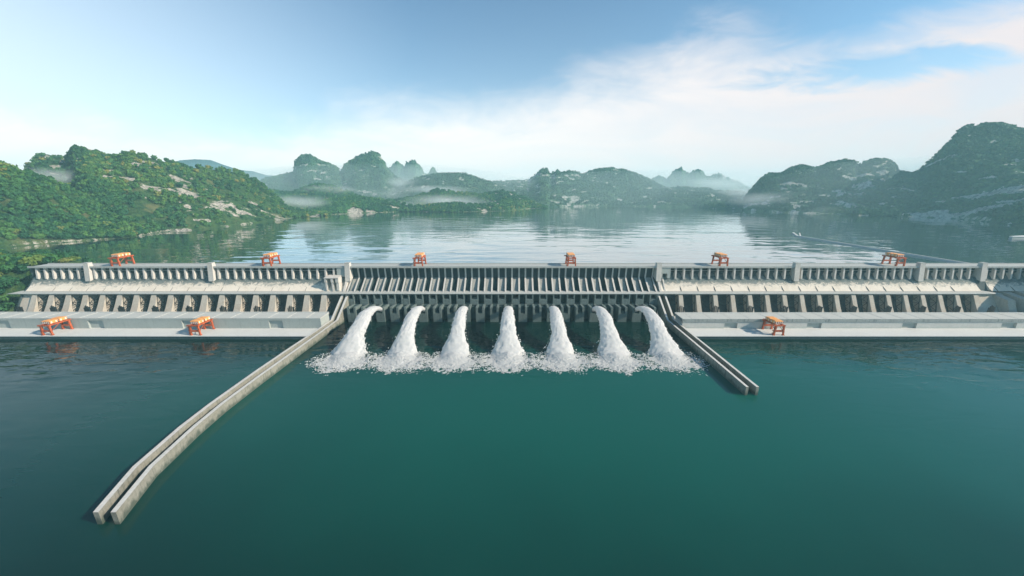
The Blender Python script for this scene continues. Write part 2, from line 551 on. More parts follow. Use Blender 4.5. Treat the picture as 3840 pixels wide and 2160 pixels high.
# ------------------------------------------------------------------ the dam
DX0, DX1 = -3.938, 5.2
SPL, SPR = -1.345, 1.19             # spillway ends
dam = tag(empty('dam', (0, 2.85, 0)), 'long grey concrete gravity dam with a ribbed central spillway across the water', 'dam')
OFF = (0, -2.85, 0)


def dpart(mb, name, mats, loc=(0, 0, 0)):
    return mb.obj(name, mats, dam, (loc[0], loc[1] - 2.85, loc[2]))


def drep(name, me, xs, y=0):
    return [link(name, me, dam, (x, y - 2.85, 0)) for x in xs]


# crest road and parapets
b_ = MB().box(DX0, DX1, 2.857, 2.976, 0.3838, 0.3905)
dpart(b_, 'crest_road', M['crest'])
b_ = MB()
x = DX0 - 0.01
while x < DX1:
    w_ = 0.1107
    b_.box(x, min(x + w_ - 0.0022, DX1), 2.849, 2.857, 0.3815, 0.3955)
    x += w_
dpart(b_, 'parapet', M['crest'])
dpart(MB().box(DX0, DX1, 2.9762, 2.983, 0.33, 0.3965), 'upstream_parapet', M['crest'])
# body: the block behind every face
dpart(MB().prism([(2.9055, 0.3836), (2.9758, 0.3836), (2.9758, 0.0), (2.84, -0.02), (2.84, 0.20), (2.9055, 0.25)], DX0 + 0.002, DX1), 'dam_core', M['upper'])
# sloping downstream face, left and right of the spillway
PROF = [(2.905, 0.340), (2.882, 0.318), (2.865, 0.302), (2.844, 0.2714), (2.8195, 0.240), (2.798, 0.219), (2.780, 0.2055)]


def face(x0, x1, name, jx):
    b_ = MB()
    # upper stained band follows the same curve; two materials, one mesh
    n = len(PROF)
    for i in range(n - 1):
        b_.cur = 1 if i < 2 else 0
        b_.add([(x0, *PROF[i]), (x1, *PROF[i]), (x1, *PROF[i + 1]), (x0, *PROF[i + 1])], [(0, 3, 2, 1)])
    b_.cur = 0
    prof2 = PROF + [(2.84, 0.2055), (2.84, 0.25), (2.904, 0.25)]
    k = len(prof2)
    for xx, rev in ((x0, 0), (x1, 1)):
        vs = [(xx, *p) for p in prof2]
        b_.add(vs, [tuple(range(k)) if rev else tuple(reversed(range(k)))])
    b_.cur = 2
    for xj in jx:                     # contraction joints
        if x0 > 0:
            b_.prism([(2.8200, 0.2405), (2.7980, 0.2193), (2.7800, 0.2057), (2.7765, 0.2060), (2.7960, 0.2225)], xj, xj + 0.0030)
        else:
            b_.prism([(2.8130, 0.2335), (2.7980, 0.2193), (2.7800, 0.2057), (2.7785, 0.2060), (2.7970, 0.2207)], xj, xj + 0.0018)
    return dpart(b_, name, [M['face'], M['slope_top'], M['joint']])


def slope_top_mat():
    """the weathered upper part of the face: ragged grey stain that thins out downwards"""
    m, t, b, out = new_mat('face_weathered')
    p = t.pos()
    z = t.n('ShaderNodeSeparateXYZ'); t.put(z.inputs[0], p)
    nz = t.noise(t.scale(p, (0.085, 0.085, 0.13)), 1.0, 7, 0.76, 1.8)
    n2 = t.noise(t.scale(p, (0.42, 0.42, 0.03)), 1.0, 4, 0.65)
    f = t.math('ADD', t.math('DIVIDE', t.math('SUBTRACT', z.outputs[2], 0.236 * S), 0.050 * S), t.math('MULTIPLY', t.math('SUBTRACT', nz, 0.5), 3.4))
    f = t.sstep(f, 0.0, 0.75)
    base = t.mix(t.sstep(t.noise(p, 0.05, 4, 0.6, 0.6), 0.42, 0.7, 0, 0.5), (0.70, 0.635, 0.54), (0.56, 0.49, 0.39))
    base = t.mix(t.sstep(n2, 0.5, 0.75, 0, 0.25), base, (0.32, 0.31, 0.28))
    st = t.mix(t.sstep(nz, 0.4, 0.6), (0.060, 0.092, 0.092), (0.19, 0.215, 0.205))
    t.put(b.inputs['Base Color'], t.mix(f, base, st))
    b.inputs['Roughness'].default_value = 0.85
    b.inputs['Specular IOR Level'].default_value = 0.2
    t.put(b.inputs['Normal'], t.bump(t.noise(p, 0.5, 5, 0.7), 0.35, 0.4))
    return m


M['slope_top'] = slope_top_mat()
M['face'] = M['slope_top']
face(DX0, SPL, 'downstream_face', [-3.72 + 0.1363 * i for i in range(17)])
face(SPR, 3.80, 'downstream_face', [1.37 + 0.138 * i for i in range(17)])
face(3.885, DX1, 'downstream_face', [3.93 + 0.138 * i for i in range(6)])
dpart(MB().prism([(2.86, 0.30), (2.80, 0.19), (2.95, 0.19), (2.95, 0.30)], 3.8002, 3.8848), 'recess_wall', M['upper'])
# left end wall of the dam
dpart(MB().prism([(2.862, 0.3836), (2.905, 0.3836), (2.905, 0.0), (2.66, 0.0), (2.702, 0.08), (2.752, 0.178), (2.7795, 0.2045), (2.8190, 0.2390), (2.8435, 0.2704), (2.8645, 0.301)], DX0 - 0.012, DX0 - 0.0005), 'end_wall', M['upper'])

# ledge (walkway beam) along the foot of the face
LP = [(2.800, 0.2052), (2.752, 0.2040), (2.741, 0.2005), (2.737, 0.1960), (2.739, 0.1905), (2.760, 0.1885), (2.800, 0.1885)]
b_ = MB().prism(LP, -3.985, 3.83)
n = len(LP)
b_.add([(-3.985, *p) for p in LP] + [(-4.05, 2.742, 0.192)], [(i, n, (i + 1) % n) for i in range(n)])
b_.add([(3.83, *p) for p in LP] + [(3.95, 2.757, 0.192)], [(i, (i + 1) % n, n) for i in range(n)])
dpart(b_, 'ledge', M['crest'])

# rear wall of the power intake recesses under the ledge
for x0, x1 in ((DX0, SPL - 0.0005), (SPR + 0.0005, 3.70)):
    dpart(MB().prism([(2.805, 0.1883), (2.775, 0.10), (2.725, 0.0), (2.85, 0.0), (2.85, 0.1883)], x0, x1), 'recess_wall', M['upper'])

# pillars that rise through the crest
pm = MB().prism([(2.8450, 0.4235), (2.8420, 0.384), (2.826, 0.276), (2.90, 0.30), (2.880, 0.384), (2.878, 0.4235)], -0.0205, 0.0205)
pm.cur = 1
pm.box(-0.0215, 0.0215, 2.8440, 2.879, 0.4236, 0.4255)
drep('pillar', pm.mesh('pillar', [M['rib'], M['crest']]), [-3.4624, -2.4552, -1.3409, 1.1970, 2.3228, 3.3365, 3.8420])

# brackets (gate piers) under the parapet
bm_ = MB().prism([(2.8585, 0.3814), (2.852, 0.340), (2.846, 0.292), (2.856, 0.284), (2.878, 0.305), (2.884, 0.334), (2.8720, 0.3395), (2.880, 0.3814)], -0.0065, 0.0065)
bme = bm_.mesh('bracket', M['rib'])
PILL = [-3.4624, -2.4552, -1.3409, 1.1970, 2.3228, 3.3365, 3.8420]
xs = [-3.8938 + 0.0676 * i for i in range(37)]
xs += [1.3416 + 0.0688 * i for i in range(46)]
xs = [x for x in xs if min(abs(x - p) for p in PILL) > 0.040 and not (-1.44 < x < 1.30)]
drep('bracket', bme, xs)
for x0, x1 in ((DX0, -1.435), (1.295, DX1)):
    dpart(MB().box(x0 + 0.01, x1, 2.8895, 2.8945, 0.3485, 0.3545), 'rail_beam', M['crest'])
# blank wall panels beside the spillway
dpart(MB().prism([(2.853, 0.3814), (2.846, 0.310), (2.904, 0.310), (2.904, 0.3814)], -1.432, -1.3645), 'wall_panel', M['hall'])
b_ = MB().prism([(2.853, 0.3814), (2.8485, 0.336), (2.904, 0.336), (2.904, 0.3814)], 1.2206, 1.296)
b_.prism([(2.8485, 0.3359), (2.845, 0.300), (2.904, 0.300), (2.904, 0.3359)], 1.2206, 1.232)
b_.prism([(2.8485, 0.3359), (2.845, 0.300), (2.904, 0.300), (2.904, 0.3359)], 1.270, 1.296)
dpart(b_, 'wall_panel', M['hall'])

# ---- central spillway
SPX = [-0.1367 + 0.1107 * (k - 11) for k in range(1, 23)]          # spouts
BLX = [-0.0814 + 0.1107 * n for n in range(-11, 12)]               # blocks between them
dpart(MB().prism([(2.930, 0.3814), (2.930, 0.315), (2.822, 0.2053), (2.96, 0.2053), (2.96, 0.3814)], SPL + 0.0005, SPR - 0.0005), 'spillway_chute', M['wet_shade'])
rm = MB().prism([(2.880, 0.3814), (2.889, 0.294), (2.766, 0.2050), (2.822, 0.2050), (2.932, 0.318), (2.932, 0.3814)], -0.0066, 0.0066)
rme = rm.mesh('rib', M['rib'])
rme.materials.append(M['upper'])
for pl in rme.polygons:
    if abs(pl.normal.x) > 0.9: pl.material_index = 1  # side faces get the dark concrete: shade painted on
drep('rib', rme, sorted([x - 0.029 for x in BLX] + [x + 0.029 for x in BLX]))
bp = MB().prism([(2.888, 0.278), (2.8035, 0.2052), (2.823, 0.2052), (2.908, 0.2915)], -0.0222, 0.0222)
drep('bay_panel', bp.mesh('bay_panel', M['bay']), BLX)
# end walls of the chute
EW = [(2.845, 0.3814), (2.850, 0.300), (2.768, 0.2053), (2.93, 0.2053), (2.93, 0.3814)]
dpart(MB().prism(EW, SPL - 0.018, SPL - 0.0006), 'chute_wall', M['rib'])
dpart(MB().prism(EW, SPR + 0.0006, SPR + 0.018), 'chute_wall', M['rib'])
dpart(MB().prism([(2.862, 0.300), (2.780, 0.2053), (2.80, 0.2053), (2.88, 0.300)], 1.236, 1.246), 'chute_wall', M['rib'])
# wall below the ledge
dpart(MB().box(SPL + 0.001, SPR - 0.001, 2.800, 2.86, -0.02, 0.1883), 'sluice_wall', M['wet_shade'])
b_ = MB().box(-0.0322, 0.0322, 2.738, 2.7998, 0.104, 0.152)
b_.box(-0.0322, -0.0225, 2.738, 2.7998, 0.1521, 0.1883).box(0.0225, 0.0322, 2.738, 2.7998, 0.1521, 0.1883)
b_.cur = 1
b_.box(-0.0224, 0.0224, 2.785, 2.7998, 0.1522, 0.1882)
drep('sluice_block', b_.mesh('sluice_block', [M['spout'], M['steel']]), BLX)
dpart(MB().box(SPL + 0.001, SPR - 0.001, 2.744, 2.7997, 0.098, 0.1038), 'sluice_shelf', M['spout'])
# flip bucket spouts
b_ = MB().prism([(2.624, -0.02), (2.618, 0.070), (2.7435, 0.082), (2.7435, -0.02)], -0.0336, 0.0336)
for sx in (-1, 1):
    xa, xb = sorted((sx * 0.0336, sx * 0.0172))
    b_.cur = 0
    b_.prism([(2.618, 0.0702), (2.621, 0.121), (2.660, 0.1185), (2.7435, 0.1095), (2.7435, 0.0823)], xa, xb)
b_.cur = 1
b_.prism([(2.690, 0.0772), (2.720, 0.1070), (2.7435, 0.1085), (2.7435, 0.0823)], -0.0171, 0.0171)
b_.box(-0.0171, 0.0171, 2.622, 2.689, 0.0712, 0.0770)
b_.box(-0.0171, -0.0168, 2.623, 2.72, 0.0771, 0.1080).box(0.0168, 0.0171, 2.623, 2.72, 0.0771, 0.1080)
drep('flip_bucket', b_.mesh('flip_bucket', [M['spout'], M['wet_shade']]), SPX)
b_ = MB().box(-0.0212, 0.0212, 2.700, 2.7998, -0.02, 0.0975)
drep('sill_block', b_.mesh('sill_block', M['wet_shade']), BLX)

# ---- buttresses under the ledge
BF = [(2.752, 0.1882), (2.746, 0.1855), (2.740, 0.178), (2.702, 0.100), (2.645, 0.0)]


def buttress(w0, w1, name):
    b_ = MB()
    back = [(2.82, 0.0), (2.82, 0.1882)]
    prof = BF + back
    n = len(prof)
    def hw(z): return w1 + (w0 - w1) * min(1, z / 0.188)
    vs = [(-hw(z), y, z) for y, z in prof] + [(hw(z), y, z) for y, z in prof]
    fs = [tuple(range(n)), tuple(reversed(range(n, 2 * n)))] + [(i, n + i, n + (i + 1) % n, (i + 1) % n) for i in range(n)]
    b_.add(vs, fs)
    return b_.mesh(name, M['buttress'])


BXL = [-3.8218 + 0.13642 * i for i in range(18)]
BXR = [1.3509 + 0.13840 * i for i in range(17)]
bme = buttress(0.0215, 0.030, 'buttress')
drep('buttress', bme, BXL)
bme2 = buttress(0.0165, 0.0185, 'buttress')
drep('buttress', bme2, BXR)
dpart(MB().prism(BF + [(2.82, 0.0), (2.82, 0.1882)], 3.695, 3.735), 'buttress', M['buttress'])
dpart(MB().prism([(2.760, 0.1883), (2.7065, 0.10), (2.652, 0.0), (2.82, 0.0), (2.82, 0.1883)], 3.7352, 3.95), 'buttress', M['buttress'])
dpart(MB().prism([(2.770, 0.1883), (2.7165, 0.10), (2.662, 0.0), (2.82, 0.0), (2.82, 0.1883)], DX0 + 0.0005, -3.856), 'buttress', M['buttress'])
# stepped blocks at the right end
for x0, x1, y0, h in ((3.865, 3.925, 2.60, 0.165), (3.975, 4.035, 2.575, 0.170), (4.085, 4.145, 2.555, 0.178), (4.20, 4.26, 2.54, 0.185)):
    dpart(MB().prism([(y0, 0.0), (y0 + 0.03, 0.09), (y0 + 0.06, h), (2.775, h + 0.028), (2.82, h + 0.028), (2.82, 0.0)], x0, x1), 'buttress', M['buttress'])
b_ = MB().prism([(2.40, 0.0), (2.40, 0.34), (2.55, 0.46), (2.84, 0.46), (2.84, 0.0)], 4.30, 4.75)
dpart(b_, 'shade_block', M['hall'])  # unseen block, added out of frame to cast shade on the right end

# steel trusses between the buttresses
def truss():
    b_ = MB()
    hw, y0, y1, z0, z1 = 0.043, 2.716, 2.742, 0.062, 0.186
    th = 0.0026
    def P(x, z): return (x, y0 + (y1 - y0) * (z - z0) / (z1 - z0) , z)
    for x in (-hw, hw):
        b_.bar(P(x, z0 - 0.03), P(x, z1), th * 1.2)
    zm = (z0 + z1) / 2
    for z in (z0, zm, z1 - 0.004):
        b_.bar(P(-hw, z), P(hw, z), th)
    b_.bar(P(-hw, z0), P(hw, zm), th).bar(P(hw, z0), P(-hw, zm), th)
    b_.bar(P(-hw, zm), P(hw, z1 - 0.004), th).bar(P(hw, zm), P(-hw, z1 - 0.004), th)
    # second layer deeper inside, smaller panels
    def Q(x, z): return (x, 2.768 + 0.02 * (z - z0) / (z1 - z0), z)
    for i in range(4):
        za = z0 + 0.02 + (z1 - z0 - 0.02) * i / 4; zb2 = z0 + 0.02 + (z1 - z0 - 0.02) * (i + 1) / 4
        b_.bar(Q(-hw, za), Q(hw, zb2), th * 0.8).bar(Q(hw, za), Q(-hw, zb2), th * 0.8)
        b_.bar(P(-hw * (1 - i * 0.3), za), Q(-hw * (0.6 - i * 0.4), zb2), th * 0.8)
    return b_.mesh('truss', M['steel'])


tme = truss()
drep('truss', tme, [(BXL[i] + BXL[i + 1]) / 2 for i in range(17)] + [BXL[-1] + 0.068])
drep('truss', tme, [BXR[0] - 0.069] + [(BXR[i] + BXR[i + 1]) / 2 for i in range(16)] + [BXR[-1] + 0.069])
# dark vent pipes behind the power house roofs
b_ = MB()
for dx, w_, h in ((-0.024, 0.0048, 0.139), (-0.0145, 0.0028, 0.150), (-0.007, 0.0030, 0.157), (0.003, 0.0048, 0.151), (0.0165, 0.0100, 0.146)):
    b_.box(dx - w_ / 2, dx + w_ / 2, 2.556, 2.562, 0.03, h)
vme = b_.mesh('vent_pipes', M['steel'])
drep('vent_pipes', vme, [-3.7172 + 0.2563 * i for i in range(9)] + [1.2786 + 0.2606 * i for i in range(10)])

# outlet house on the slope
b_ = MB()
xl, xr = -1.508, -1.392
b_.hexa([(xl, 2.778, 0.3105), (xr, 2.778, 0.3105), (xr - 0.004, 2.858, 0.318), (xl + 0.004, 2.858, 0.318)],
        [(xl, 2.778, 0.3165), (xr, 2.778, 0.3165), (xr - 0.004, 2.858, 0.324), (xl + 0.004, 2.858, 0.324)])
for x0, w_ in ((xl + 0.001, 0.017), (xl + 0.051, 0.019), (xr - 0.026, 0.024)):
    b_.prism([(2.781, 0.3104), (2.779, 0.277), (2.800, 0.267), (2.856, 0.280), (2.858, 0.3104)], x0, x0 + w_)
    b_.hexa([(x0 + 0.008, 2.776, 0.213), (x0 + w_ + 0.001, 2.776, 0.213), (x0 + w_ + 0.001, 2.80, 0.213), (x0 + 0.008, 2.80, 0.213)],
            [(x0 + 0.0005, 2.786, 0.2745), (x0 + w_ - 0.0005, 2.786, 0.2745), (x0 + w_ - 0.0005, 2.845, 0.2745), (x0 + 0.0005, 2.845, 0.2745)])
dpart(b_, 'outlet_house', M['rib'])

# ------------------------------------------------------------------ power houses and quay decks
def powerhouse(name, x0, x1, roof_z, joints, doors, lab, overhang, out_side):
    root = tag(empty(name, ((x0 + x1) / 2, 2.426, 0.0255)), lab, 'power house', 'power houses at the foot of the dam')
    ox, oy, oz = (x0 + x1) / 2, 2.426, 0.0255
    def put(mb, nm, mats): return mb.obj(nm, mats, root, (-ox, -oy, -oz))
    yf, yb = 2.426, 2.545
    zt = roof_z - (0.021 if overhang else 0.006)
    b_ = MB()
    cuts = sorted(doors)
    prev = x0
    for d0, d1 in cuts:               # wall leaves a shallow recess for each door bay
        b_.box(prev, d0, yf, yf + 0.012, 0.0, zt)
        b_.box(d0, d1, yf, yf + 0.012, zt - 0.012, zt)
        prev = d1
    b_.box(prev, x1, yf, yf + 0.012, 0.0, zt)
    b_.box(x0, x1, yf + 0.0205, yb, 0.0, zt)
    b_.box(x0, x0 + 0.01, yf + 0.0121, yf + 0.0204, 0.0, zt).box(x1 - 0.01, x1, yf + 0.0121, yf + 0.0204, 0.0, zt)
    put(b_, 'wall', M['hall_light'] if overhang else M['hall'])
    for d0, d1 in cuts:
        put(MB().box(d0 - 0.004, d1 + 0.004, yf + 0.0122, yf + 0.0203, 0.0, zt - 0.001), 'door', M['hall'])
    o = 0.005 if overhang else 0.001
    put(MB().box(x0 - o, x1 + o, yf - o, yb + o, zt + 0.0003, roof_z), 'roof', [M['fascia'] if overhang else M['roof']])
    b_ = MB().box(x0 - o + 0.003, x1 + o - 0.003, yf - o + 0.002, yb + o - 0.002, roof_z + 0.0001, roof_z + 0.0008)
    b_.cur = 1
    xj = x0 + joints / 2
    while xj < x1:
        b_.hexa([(xj, yf, roof_z + 0.0008), (xj + 0.0035, yf, roof_z + 0.0008), (xj + 0.0035, yb, roof_z + 0.0008), (xj, yb, roof_z + 0.0008)],
                [(xj, yf, roof_z + 0.0022), (xj + 0.0035, yf, roof_z + 0.0022), (xj + 0.0035, yb, roof_z + 0.0022), (xj, yb, roof_z + 0.0022)])
        xj += joints
    put(b_, 'roof_covering', [M['roof'], M['strip']])
    b_ = MB().box(x0 - o, x1 + o, yb + o + 0.0003, yb + o + 0.004, roof_z - 0.01, roof_z + 0.006)
    put(b_, 'roof_parapet', M['deck'])
    return root


M['hall_light'] = concrete('hall_light_concrete', (0.52, 0.52, 0.49), (0.36, 0.39, 0.37), 0.4, 0.35, fine=0.12, waterline=(5.5, 9.5, (0.42, 0.45, 0.42)))
powerhouse('power_house', -5.1, -1.383, 0.1045, 0.1363, [(-3.07, -2.96), (-2.39, -2.28), (-1.76, -1.66), (-3.75, -3.64), (-4.45, -4.34)],
           'low grey power house on the left with a flat roof and plain front', False, 1)
powerhouse('power_house', 1.2345, 5.1, 0.0985, 0.1384, [(1.54, 1.635), (2.14, 2.245), (2.83, 2.935), (3.55, 3.66), (4.3, 4.4)],
           'pale power house on the right with a deep streaked roof edge', True, -1)


def quay(x0, x1, lab):
    root = tag(empty('quay', ((x0 + x1) / 2, 2.36, 0)), lab, 'quay', 'quays in front of the power houses')
    o = (-(x0 + x1) / 2, -2.36, 0)
    MB().box(x0, x1, 2.285, 2.70, 0.0205, 0.0255).obj('deck', M['deck'], root, o)
    MB().box(x0 + 0.001, x1 - 0.001, 2.292, 2.70, -0.03, 0.0203).obj('quay_wall', M['quay'], root, o)


quay(-5.3, -1.3935, 'white concrete quay in front of the left power house, two cranes on it')
quay(1.2385, 5.3, 'white concrete quay in front of the right power house, one crane on it')

# ------------------------------------------------------------------ guide walls
W = 0.0165


def guide(lx, rise, lab, wdt):
    """lx: left edge (x, y) from the free end to the bend; then it rises to the ledge"""
    left = list(lx)
    right = [(x + wdt, y) for x, y in lx]
    root = tag(empty('guide_wall', (lx[0][0], lx[0][1], 0)), lab, 'guide wall', 'guide walls beside the spillway')
    o = (-lx[0][0], -lx[0][1], 0)
    def paint_lit_top(ob):
        ob.data.materials.append(M['lit_top'])
        for pl in ob.data.polygons:
            if pl.normal.z > 0.5: pl.material_index = 1  # tops painted as lit, against the stained and shaded sides
    paint_lit_top(MB().plan(left, right, -0.03, 0.047).obj('wall', M['guide'], root, o))
    xe, ye = lx[-1]
    paint_lit_top(MB().plan([(xe, ye), (xe, 2.737), (xe, 2.775)], [(xe + wdt, ye), (xe + wdt, 2.737), (xe + wdt, 2.775)], -0.03, [0.0471, 0.172, 0.1882]).obj('ramp', M['guide'], root, o))


def dense(pts, n=5):
    P_ = np.array(pts); tt = np.linspace(0, 1, len(P_)); q = np.linspace(0, 1, (len(P_) - 1) * n + 1)
    def cr(i):
        y = P_[:, i]
        m = np.gradient(y, tt)
        k = np.clip(np.searchsorted(tt, q, 'right') - 1, 0, len(tt) - 2)
        h = tt[1] - tt[0]; s = (q - tt[k]) / h
        return (2 * s**3 - 3 * s**2 + 1) * y[k] + (s**3 - 2 * s**2 + s) * h * m[k] + (-2 * s**3 + 3 * s**2) * y[k + 1] + (s**3 - s**2) * h * m[k + 1]
    return list(zip(cr(0), cr(1)))


L2 = dense([(-1.2295, 0.8718), (-1.2985, 1.0622), (-1.3345, 1.2846), (-1.348, 1.45), (-1.349, 1.70), (-1.342, 2.0), (-1.335, 2.27), (-1.3305, 2.54)], 1)
L1 = dense([(-1.2836, 0.8720), (-1.3540, 1.0597), (-1.3885, 1.2811), (-1.3995, 1.45), (-1.4000, 1.7462), (-1.3920, 2.0429), (-1.3800, 2.30), (-1.3720, 2.54)], 1)
guide(L1, 0, 'long curved left guide wall, the outer one beside the left quay', W)
guide(L2, 0, 'long curved left guide wall, the inner one facing the spillway jets', W)
guide([(1.1718, 1.5916), (1.1725, 2.05), (1.1728, 2.5434)], 0, 'short straight right guide wall, the inner one next to the rightmost jet', 0.0138)
guide([(1.2232, 1.5916), (1.2234, 2.05), (1.2237, 2.5532)], 0, 'short straight right guide wall, the outer one meeting the right quay', 0.0138)

# approach wall in the reservoir and the pier at the right
root = tag(empty('approach_wall', (4.075, 4.0, LAKE)), 'thin white approach wall running out into the reservoir with a forked tip', 'wall')
o = (-4.075, -4.0, -LAKE)
MB().plan([(4.068, 5.11), (4.068, 4.0), (4.080, 2.99)], [(4.082, 5.11), (4.082, 4.0), (4.094, 2.99)], LAKE - 0.02, 0.3655).obj('wall', M['deck'], root, o)
MB().bar((4.070, 5.105, 0.358), (4.315, 5.52, 0.358), 0.020, 0.014).bar((4.110, 5.10, 0.352), (4.42, 5.52, 0.352), 0.014, 0.010).obj('tip', M['deck'], root, o)
root = tag(empty('pier', (7.2, 4.9, LAKE)), 'pale concrete pier head at the right edge of the reservoir', 'pier')
o = (-7.2, -4.9, -LAKE)
MB().hexa([(6.80, 4.86, LAKE - 0.02), (8.2, 4.70, LAKE - 0.02), (8.2, 5.30, LAKE - 0.02), (6.83, 4.93, LAKE - 0.02)],
          [(6.825, 4.88, 0.375), (8.2, 4.72, 0.375), (8.2, 5.28, 0.375), (6.845, 4.925, 0.375)]).obj('pier_wall', M['crest'], root, o)
MB().hexa([(6.815, 4.87, 0.3752), (8.2, 4.71, 0.3752), (8.2, 5.29, 0.3752), (6.84, 4.93, 0.3752)],
          [(6.815, 4.87, 0.3800), (8.2, 4.71, 0.3800), (8.2, 5.29, 0.3800), (6.84, 4.93, 0.3800)]).obj('deck', M['deck'], root, o)

# ------------------------------------------------------------------ gantry cranes
def make_crane():
    root = empty('gantry_crane')
    H_ = 0.066
    D = 0.112
    for fy in (0.0, D):
        for sx in (-1, 1):
            b_ = MB()
            xb, xt = sx * 0.0325, sx * 0.0265
            w0, w1 = 0.0046, 0.0052
            yo = -0.001 if fy == 0 else 0.001
            b_.hexa([(xb - w0, fy + yo - w0, 0), (xb + w0, fy + yo - w0, 0), (xb + w0, fy + yo + w0, 0), (xb - w0, fy + yo + w0, 0)],
                    [(xt - w1, fy - w1, H_), (xt + w1, fy - w1, H_), (xt + w1, fy + w1, H_), (xt - w1, fy + w1, H_)])
            b_.box(xb - 0.007, xb + 0.007, fy + yo - 0.0065, fy + yo + 0.0065, 0, 0.004)
            b_.obj('leg', M['crane'], root)
        MB().box(-0.0250, 0.0250, fy - 0.0036, fy + 0.0036, 0.025, 0.037).obj('cross_beam', M['crane'], root)
        MB().box(-0.046, 0.0345, fy - 0.0060, fy + 0.0060, H_ + 0.0002, H_ + 0.0085).obj('top_beam', M['crane'], root)
    for sx in (-1, 1):
        MB().box(sx * 0.0265 - 0.005, sx * 0.0265 + 0.005, 0.0062, D - 0.0062, H_ + 0.0006, H_ + 0.0095).obj('girder', M['crane'], root)
        MB().box(sx * 0.0265 - 0.0048, sx * 0.0265 + 0.0048, D + 0.0062, D + 0.017, H_ + 0.0006, H_ + 0.0090).obj('girder_end', M['crane'], root)
    MB().bar((0.029, 0.006, 0.030), (0.0275, 0.056, H_), 0.0026).obj('brace', M['crane'], root)
    MB().bar((0.012, 0.028, H_), (0.030, 0.008, 0.031), 0.0022).obj('brace', M['steel'], root)
    # stair flights zigzag up the left near leg
    for i in range(3):
        z0, z1 = 0.004 + i * 0.0205, 0.004 + (i + 1) * 0.0205
        xo = -0.0325 + 0.0019 * i
        b_ = MB().bar((xo - 0.006, -0.003, z0), (xo - 0.0125, 0.004, (z0 + z1) / 2), 0.0042, 0.002)
        b_.bar((xo - 0.0125, 0.004, (z0 + z1) / 2), (xo - 0.006, -0.003, z1), 0.0042, 0.002)
        b_.box(xo - 0.0150, xo - 0.004, -0.004, 0.006, (z0 + z1) / 2 - 0.0012, (z0 + z1) / 2)
        b_.obj('stair_flight', M['crane'], root)
    # two cabins on the girders
    for y0 in (0.012, 0.066):
        y1 = y0 + 0.044
        z0, z1 = H_ + 0.0125, H_ + 0.030
        xl, xr = -0.030, 0.026
        cab = empty('cabin'); cab.parent = root
        MB().box(xl, xr, y0, y1, z0, z1).obj('body', M['cabin'], cab)
        MB().box(xl + 0.006, xr - 0.006, y0 + 0.004, y1 - 0.004, H_ + 0.0096, z0 - 0.0002).obj('undercarriage', M['steel'], cab)
        MB().box(xl + 0.0008, xr - 0.0008, y0 - 0.0010, y0 - 0.0001, z0 + 0.0005, z1 - 0.001).obj('front_panel', M['cabin_dark'], cab)
        b_ = MB().hexa([(xl - 0.001, y0 - 0.002, z1 + 0.0001), (xr + 0.001, y0 - 0.002, z1 + 0.0001), (xr + 0.001, y1 + 0.002, z1 + 0.0001), (xl - 0.001, y1 + 0.002, z1 + 0.0001)],
                       [(xl + 0.003, y0 + 0.004, z1 + 0.0034), (xr - 0.003, y0 + 0.004, z1 + 0.0034), (xr - 0.003, y1 - 0.004, z1 + 0.0034), (xl + 0.003, y1 - 0.004, z1 + 0.0034)])
        b_.obj('roof', M['cabin'], cab)
        wme = MB().box(-0.0036, 0.0036, -0.0008, 0.0, -0.0026, 0.0026).mesh('window', M['pane'])
        for i in range(4):
            for j in range(2):
                link('window', wme, cab, (xl + 0.0085 + i * 0.0130, y0 - 0.0011, z0 + 0.0048 + j * 0.0074))
        sme = MB().box(0.0, 0.0008, -0.0040, 0.0040, -0.0026, 0.0026).mesh('window', M['pane'])
        for yy in (y0 + 0.0085, y1 - 0.0085):
            for j in range(2):
                link('window', sme, cab, (xr + 0.0002, yy, z0 + 0.0048 + j * 0.0074))
                link('window', sme, cab, (xl - 0.0010, yy, z0 + 0.0048 + j * 0.0074))
    return root


crane0 = make_crane()
CR = [(-3.235, 2.864, 0.3906, 'orange gantry crane on the dam crest, the one nearest the wooded left bank'),
      (-1.998, 2.864, 0.3906, 'orange gantry crane on the crest over the left face, nearer the spillway'),
      (-0.762, 2.864, 0.3906, 'orange gantry crane above the spillway, the left one of the two there'),
      (0.487, 2.864, 0.3906, 'orange gantry crane above the spillway, the right one of the two there'),
      (1.728, 2.864, 0.3906, 'orange gantry crane on the crest over the right face, nearer the spillway'),
      (3.170, 2.864, 0.3906, 'orange gantry crane on the crest beside the white approach wall'),
      (-3.215, 2.301, 0.0256, 'large orange gantry crane on the left quay, the one farther from the guide walls'),
      (-2.190, 2.301, 0.0256, 'large orange gantry crane on the left quay, the one nearer the guide walls'),
      (1.845, 2.301, 0.0256, 'large orange gantry crane alone on the right quay')]
for i, (x, y, z, lab) in enumerate(CR):
    o = crane0 if i == 0 else copy_tree(crane0)
    o.location = (x * S, y * S, z * S)
    tag(o, lab, 'crane', 'gantry cranes')

